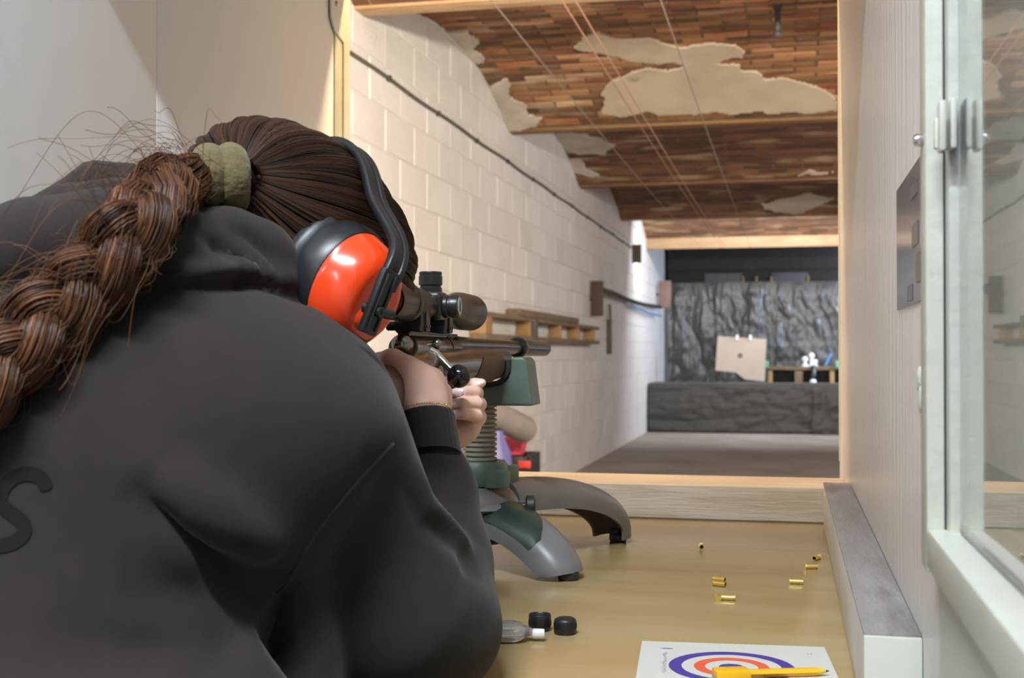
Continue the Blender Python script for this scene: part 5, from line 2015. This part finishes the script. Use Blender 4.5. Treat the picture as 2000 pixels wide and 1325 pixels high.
def tubes(paths, radii, tones, sides=3):
    """many thin strands as one mesh; paths (n, m, 3)"""
    paths = np.asarray(paths)
    n, m, _ = paths.shape
    T = np.gradient(paths, axis=1)
    T /= np.maximum(np.linalg.norm(T, axis=2, keepdims=True), 1e-9)
    ref = np.array([.31, .52, .79])
    S = np.cross(T, ref); S /= np.maximum(np.linalg.norm(S, axis=2, keepdims=True), 1e-9)
    B = np.cross(T, S)
    w = 2 * np.pi * np.arange(sides) / sides
    R_ = radii[:, :, None, None]
    V = paths[:, :, None, :] + R_ * (np.cos(w)[None, None, :, None] * S[:, :, None, :] + np.sin(w)[None, None, :, None] * B[:, :, None, :])
    V = V.reshape(-1, 3)
    base = (np.arange(n)[:, None, None] * m + np.arange(m - 1)[None, :, None]) * sides
    k = np.arange(sides)[None, None, :]
    k2 = (k + 1) % sides
    Q = np.stack([base + k, base + k2, base + sides + k2, base + sides + k], -1).reshape(-1, 4)
    tone = np.repeat(tones, m * sides)
    return V, Q, tone


def hair_object(name, V, Q, tone, material, parent):
    o = ob(name, (V, Q), material, parent, smooth=180)
    at_ = o.data.attributes.new('tone', 'FLOAT', 'POINT')
    at_.data.foreach_set('value', np.asarray(tone, np.float32))
    o['kind'] = 'stuff'
    return o


tdir = (TIE - HC) @ HAX.T / HRAD
tl = np.linalg.norm(tdir)
tdir = tdir / tl
a1 = nrm(np.cross(tdir, (0, 0, 1))); a2 = np.cross(tdir, a1)
NS, MS = 8200, 18
phi = rng.uniform(0, 2 * np.pi, NS)
clump = np.round(phi * 26 / (2 * np.pi)) / 26 * 2 * np.pi
phi = phi + .18 * (clump - phi)
th1 = rng.uniform(1.5, 2.75, NS)
paths = np.zeros((NS, MS, 3)); keepS = np.ones(NS, bool)
lay = rng.uniform(.972, 1.012, NS)
tt = np.linspace(0, 1, MS)
for j, t in enumerate(tt):
    th = .04 + (th1 - .04) * t
    ph = phi + .05 * np.sin(3 * t + phi * 9)
    D = np.cos(th)[:, None] * tdir + np.sin(th)[:, None] * (np.cos(ph)[:, None] * a1 + np.sin(ph)[:, None] * a2)
    rr = lay * (1 + .012 * np.sin(phi * 26))
    pe = HC + (D * HRAD * rr[:, None]) @ HAX
    # gathered into the tie
    cdir = D - tdir * (D @ tdir)[:, None]
    cdir /= np.maximum(np.linalg.norm(cdir, axis=1), 1e-6)[:, None]
    pt_ = TIE + (cdir @ HAX) * (.0155 * lay ** 6)[:, None]
    wgt = np.clip((th - .05) / .62, 0, 1)
    wgt = (wgt * wgt * (3 - 2 * wgt))[:, None]
    paths[:, j] = pt_ * (1 - wgt) + pe * wgt
    # lift into the tie
endloc = (paths[:, -1] - HC) @ HAX.T / HRAD
# cut strands that would cross the face
infa = ((paths - HC) @ HAX.T / HRAD)
face = (infa[:, :, 0] > .66) & (infa[:, :, 1] < .30)
for i in np.where(face.any(1))[0]:
    j = max(3, int(np.argmax(face[i])))
    src = paths[i, :j]
    paths[i] = np.stack([np.interp(np.linspace(0, j - 1, MS), np.arange(j), src[:, c]) for c in range(3)], 1)
rad = np.full((NS, MS), .00060) * rng.uniform(.7, 1.2, NS)[:, None]
rad[:, -2:] *= .5
tone = np.clip(.32 + .35 * np.sin(phi * 26 + 1) * rng.uniform(.3, 1, NS) + rng.normal(0, .22, NS), 0, 1)
V, Q, tn = tubes(paths, rad, tone)
hair_object('hair_strands', V, Q, tn, 'hair_head', hair)

# scrunchie
sax = nrm(-RT * .90 - UP * .02 - FW * .36)
sc0 = TIE + sax * .006


def torus(c, ax, R0, r0, nu=56, nv=20, wr=.0016, wf=17, sq=(1, 1), sd=0):
    a, b = frame(ax, (0, 0, 1))
    vs, fs = [], []
    for i in range(nu):
        u = 2 * math.pi * i / nu
        for j in range(nv):
            v = 2 * math.pi * j / nv
            rr = r0 + wr * math.sin(wf * u + 2 * math.sin(v + sd)) + .6 * wr * math.sin(2.3 * wf * u + v * 2)
            q = R0 + rr * math.cos(v)
            vs.append(c + a * q * math.cos(u) * sq[0] + b * q * math.sin(u) * sq[1] + nrm(ax) * rr * math.sin(v) * 1.05)
    for i in range(nu):
        for j in range(nv):
            i2, j2 = (i + 1) % nu, (j + 1) % nv
            fs.append((i * nv + j, i2 * nv + j, i2 * nv + j2, i * nv + j2))
    return vs, fs


v1, f1 = torus(sc0, sax, .0165, .0115, wr=.0004, wf=23, sd=0, sq=(1.0, 1.0))
v2, f2 = torus(sc0 + sax * .0160, sax, .0155, .0112, wr=.0004, wf=21, sd=2, sq=(1.0, 1.02))
ob('scrunchie', (v1 + v2, f1 + [tuple(i + len(v1) for i in f) for f in f2]), 'scrunchie', person, smooth=180, label='olive velvet scrunchie')

# braid: three bundles of fibres plaited along a path that lies on the hood and the back
bp = [(396, 340), (352, 346), (310, 386), (262, 450), (205, 520), (150, 575), (85, 632), (20, 695), (-50, 770), (-120, 850)]
ctrl = np.array(bp, float)
kk = np.linspace(0, 1, len(ctrl)); NP = 84
bpath = []
for t in np.linspace(0, 1, NP):
    u, v = np.interp(t, kk, ctrl[:, 0]), np.interp(t, kk, ctrl[:, 1])
    h, n2 = cast(hbv, u, v)
    d0 = (h - CAM) @ FW if h is not None else .9
    if t < .04: d0 = .915 + .020
    bpath.append((u, v, d0 - .020))
bpath = np.array(bpath)
bpath[:3, 2] = ((sc0 + sax * .03) - CAM) @ FW
for _ in range(30):
    bpath[1:-1] = (bpath[:-2] + 2 * bpath[1:-1] + bpath[2:]) / 4
BP = np.array([at(*p) for p in bpath])
sl_ = np.concatenate([[0], np.cumsum(np.linalg.norm(np.diff(BP, axis=0), axis=1))])
T = np.gradient(BP, axis=0); T /= np.linalg.norm(T, axis=1)[:, None]
NRM = np.tile(-FW, (NP, 1)); NRM -= T * np.sum(NRM * T, 1)[:, None]; NRM /= np.linalg.norm(NRM, axis=1)[:, None]
SID = np.cross(T, NRM)
PER = .105
allp, allr, allt = [], [], []
core = MB()
for kb in range(3):
    ph = 2 * np.pi * (sl_ / PER) + 2 * np.pi * kb / 3 + .6
    grow = np.clip(sl_ / .035, 0, 1)
    amp_a = .0125 * grow; amp_b = .0075 * grow
    cen = BP + SID * (amp_a * np.sin(ph))[:, None] + NRM * (amp_b * np.sin(2 * ph))[:, None]
    Tc = np.gradient(cen, axis=0); Tc /= np.linalg.norm(Tc, axis=1)[:, None]
    Nc = NRM - Tc * np.sum(NRM * Tc, 1)[:, None]; Nc /= np.linalg.norm(Nc, axis=1)[:, None]
    Sc = np.cross(Tc, Nc)
    rb = .0086 + .0030 * grow + .0012 * np.sin(ph * 2)
    core.tube(cen, rb * .80, 12)
    for s in range(520):
        r0 = math.sqrt(rng.uniform(.45, 1.25)); an = rng.uniform(0, 2 * np.pi)
        tw = rng.uniform(.4, 1.2)
        a = an + tw * sl_ / .05 * .35
        w1 = .0009 * np.sin(sl_ * rng.uniform(40, 120) + rng.uniform(0, 6))
        p = cen + Sc * ((r0 * rb) * np.cos(a) + w1)[:, None] + Nc * ((r0 * rb) * np.sin(a) + w1)[:, None]
        allp.append(p); allr.append(np.full(NP, .00046 * rng.uniform(.6, 1.25)))
        allt.append(np.clip(.45 + .30 * math.sin(an * 3 + kb) + rng.normal(0, .25), 0, 1))
ob('braid_core', core, 'hair_core', hair, smooth=180)
# stray hairs around the pony tail
for s in range(190):
    i0 = int(rng.uniform(2, 45))
    p0 = BP[i0] + rng.normal(0, .010, 3) + NRM[i0] * .008
    dr_ = T[i0] * rng.uniform(.03, .11) + UP * rng.normal(.012, .018) + RT * rng.normal(-.01, .02)
    cv = UP * rng.normal(0, .018) - FW * rng.uniform(-.006, .012)
    t = np.linspace(0, 1, NP)[:, None]
    allp.append(p0 + dr_ * t + cv * np.sin(np.pi * t) + UP * .003 * np.sin(9 * t + s))
    allr.append(np.full(NP, .00020)); allt.append(rng.uniform(.2, .7))
for s in range(420):
    i0 = int(rng.uniform(1, NP - 14)); ln = int(rng.uniform(6, 13))
    an = rng.uniform(0, 2 * np.pi)
    seg = np.stack([np.interp(np.linspace(i0, i0 + ln, NP), np.arange(NP), BP[:, c]) for c in range(3)], 1)
    rr = .020 + rng.uniform(0, .007) * np.sin(np.pi * np.linspace(0, 1, NP)) + .002 * np.sin(np.linspace(0, rng.uniform(3, 9), NP) + an)
    allp.append(seg + SID[i0] * (rr * math.cos(an))[:, None] * 1.15 + NRM[i0] * (rr * math.sin(an))[:, None] * .8)
    allr.append(np.full(NP, .00016)); allt.append(rng.uniform(.3, .9))
V, Q, tn = tubes(np.array(allp), np.array(allr), np.array(allt))
hair_object('braid', V, Q, tn, 'hair_braid', hair)

# ---------------------------------------------------------------- ear defenders
MN = nrm(RT * .76 - UP * .34 - FW * .56)            # outward of the right cup
ML = nrm((RT * .45 + UP * .85) - MN * ((RT * .45 + UP * .85) @ MN))   # long axis of the cup
MS_ = np.cross(MN, ML)
MC = at(630, 545, .958)
muff = thing('ear_defenders', MC, 'red and black ear defenders worn over the brown hair', 'ear defenders')


def cup(c, n, l, nm_):
    s = np.cross(n, l)

    def oval(prof, nn=48):
        return MB().lathe(c, n, prof, nn, ax1=l, sc=(1.0, .84), cap=False)
    shell = ob('cup', oval([(.0285, .0480), (.0295, .0468), (.034, .0455), (.044, .0425), (.053, .0375), (.0590, .0310), (.0605, .0250), (.061, .0001)]), 'muff_red', muff, smooth=35)
    ob('cup_rim', oval([(.006, .0480), (.008, .0512), (.018, .0512), (.0275, .0492), (.0295, .0478), (.0295, .046)]), 'muff_black', shell, smooth=35)
    ob('cushion', oval([(-.012, .024), (-.014, .034), (-.012, .0485), (-.004, .0545), (.004, .0545), (.0080, .0490)]), 'muff_cushion', shell, smooth=180)
    # raised rib and pivot boss on the shell
    ob('pivot_boss', MB().lathe(c + n * .055 - l * .014 + s * .006, n, [(0, .010), (.006, .010), (.009, .007), (.010, .0001)], 20, cap=False), 'muff_red', shell, smooth=40)
    return shell


cup(MC, MN, ML, 'right')
cup(MC - MN * (2 * ((MC - HC) @ MN)) * 1.0, -MN, ML, 'left')
# yoke arm on the outside of the right cup: slotted bar
yk = [at(772, 478, .925), at(758, 545, .908), at(738, 598, .900), at(716, 655, .900)]
yk = np.array(yk)
ydir = nrm(yk[-1] - yk[0])
yn = nrm(MN - ydir * (MN @ ydir)); ys = np.cross(ydir, yn)
p0, p1 = at(763, 528, .9), at(715, 652, .896)
yd = nrm(p1 - p0); yn = nrm(MN - yd * (MN @ yd)); ysd = np.cross(yd, yn)
Ly = np.linalg.norm(p1 - p0)
arm = ob('yoke_arm', MB().box((p0 + p1) / 2, (Ly, .0175, .006), (yd, ysd, yn)), 'muff_black', muff, bevel=.002)
ob('slot_rib', MB().box((p0 + p1) / 2 + yn * .0034 + ysd * .0045, (Ly * .86, .0018, .002), (yd, ysd, yn)).box((p0 + p1) / 2 + yn * .0034 - ysd * .0045, (Ly * .86, .0018, .002), (yd, ysd, yn)), 'muff_black', arm, bevel=.0006)
ob('pivot_pin', MB().cyl(p0 + yd * Ly * .64 - yn * .010, p0 + yd * Ly * .64 + yn * .007, .0042, n=14).cyl(p0 + yd * Ly * .64 + ysd * .0 + yn * .004, p0 + yd * Ly * .60 + ysd * -.013 + yn * .006, .0038, n=12), 'muff_black', arm)
# headband: two rails over the head
band_px = [(752, 560, .902), (772, 525, .905), (781, 492, .915), (778, 468, .925), (762, 438, .938), (742, 405, .952), (722, 370, .968), (700, 335, .988), (674, 305, 1.012), (645, 285, 1.04), (610, 275, 1.07), (570, 285, 1.10), (535, 320, 1.125), (515, 380, 1.14), (508, 440, 1.135)]
bpts = np.array([at(*p) for p in band_px])
t0 = np.linspace(0, 1, len(bpts)); t1 = np.linspace(0, 1, 70)
bpts = np.stack([np.interp(t1, t0, bpts[:, i]) for i in range(3)], 1)
for i in range(12, len(bpts)):
    q = (bpts[i] - HC) @ HAX.T / HRAD
    f = np.linalg.norm(q)
    if f < 1.075 or i > 40:
        bpts[i] = HC + HAX.T @ (q / f * 1.075 * HRAD)
for _ in range(8):
    bpts[1:-1] = (bpts[:-2] + 2 * bpts[1:-1] + bpts[2:]) / 4
secs, secs2, secs3 = [], [], []
for i, p in enumerate(bpts):
    tg = nrm(bpts[min(i + 1, 69)] - bpts[max(i - 1, 0)])
    out = nrm((p - HC) - tg * ((p - HC) @ tg))
    sd_ = np.cross(tg, out)
    wv_ = .0085

    def rect(cs, hw, hh):
        c = p + sd_ * cs
        return [c + sd_ * hw * math.copysign(abs(math.cos(q)) ** .5, math.cos(q)) + out * hh * math.copysign(abs(math.sin(q)) ** .5, math.sin(q)) for q in np.linspace(0, 2 * math.pi, 13)[:-1]]
    secs.append(rect(0, .0085, .0020)); secs2.append(rect(-.0062, .0028, .0036)); secs3.append(rect(.0062, .0028, .0036))
hb_ = ob('headband', MB().loft(secs), 'muff_black', muff, smooth=60)
ob('band_rail', MB().loft(secs2), 'muff_black', hb_, smooth=60)
ob('band_rail', MB().loft(secs3), 'muff_black', hb_, smooth=60)

# ---------------------------------------------------------------- legs, shoes and stool (below the frame)
tf = Field((-.85, .1, .0), (.15, 1.5, .80), .012)
hipL, hipR = np.array([-.46, .62, .545]), np.array([-.26, .60, .545])
for hp_, kx in ((hipL, -.50), (hipR, -.20)):
    knee = np.array([kx, 1.00, .53]); ank = np.array([kx, .90, .10])
    tf.chain([hp_, knee, ank], [.095, .065, .048], .03)
tf.cone(hipL, hipR, .11, .11, .03)
tf.cone((hipL + hipR) / 2, A(205, 1560, .86), .14, .15, .04)
V, Q = tf.mesh(relax=1)
ob('trousers', (V, Q), 'trousers', person, smooth=180)
for kx in (-.50, -.20):
    sf_ = Field((kx - .1, .75, -.02), (kx + .1, 1.2, .2), .008)
    sf_.cone((kx, .88, .048), (kx, 1.06, .036), .046, .036, .0)
    sf_.cone((kx, .90, .06), (kx, .90, .11), .045, .05, .02)
    V, Q = sf_.mesh(relax=1)
    V[:, 2] = np.maximum(V[:, 2], 0.0)
    ob('shoe', (V, Q), 'shoe', person, smooth=180)
so = thing('stool', (-.36, .58, 0), 'wooden stool under the person in the hoodie', 'stool')
ob('seat', MB().lathe((-.36, .60, .395), (0, 0, 1), [(0, .165), (.004, .17), (.026, .17), (.030, .165)], 40), 'stool_wood', so, bevel=.002)
for k in range(4):
    w = math.pi / 4 + k * math.pi / 2
    ob('leg', MB().cyl((-.36 + .17 * math.cos(w), .60 + .17 * math.sin(w), 0), (-.36 + .12 * math.cos(w), .60 + .12 * math.sin(w), .396), .017, .014, 14), 'stool_wood', so)
    w2 = w + math.pi / 2
    ob('rung', MB().cyl((-.36 + .152 * math.cos(w), .60 + .152 * math.sin(w), .14), (-.36 + .152 * math.cos(w2), .60 + .152 * math.sin(w2), .14), .009, n=10), 'stool_wood', so)
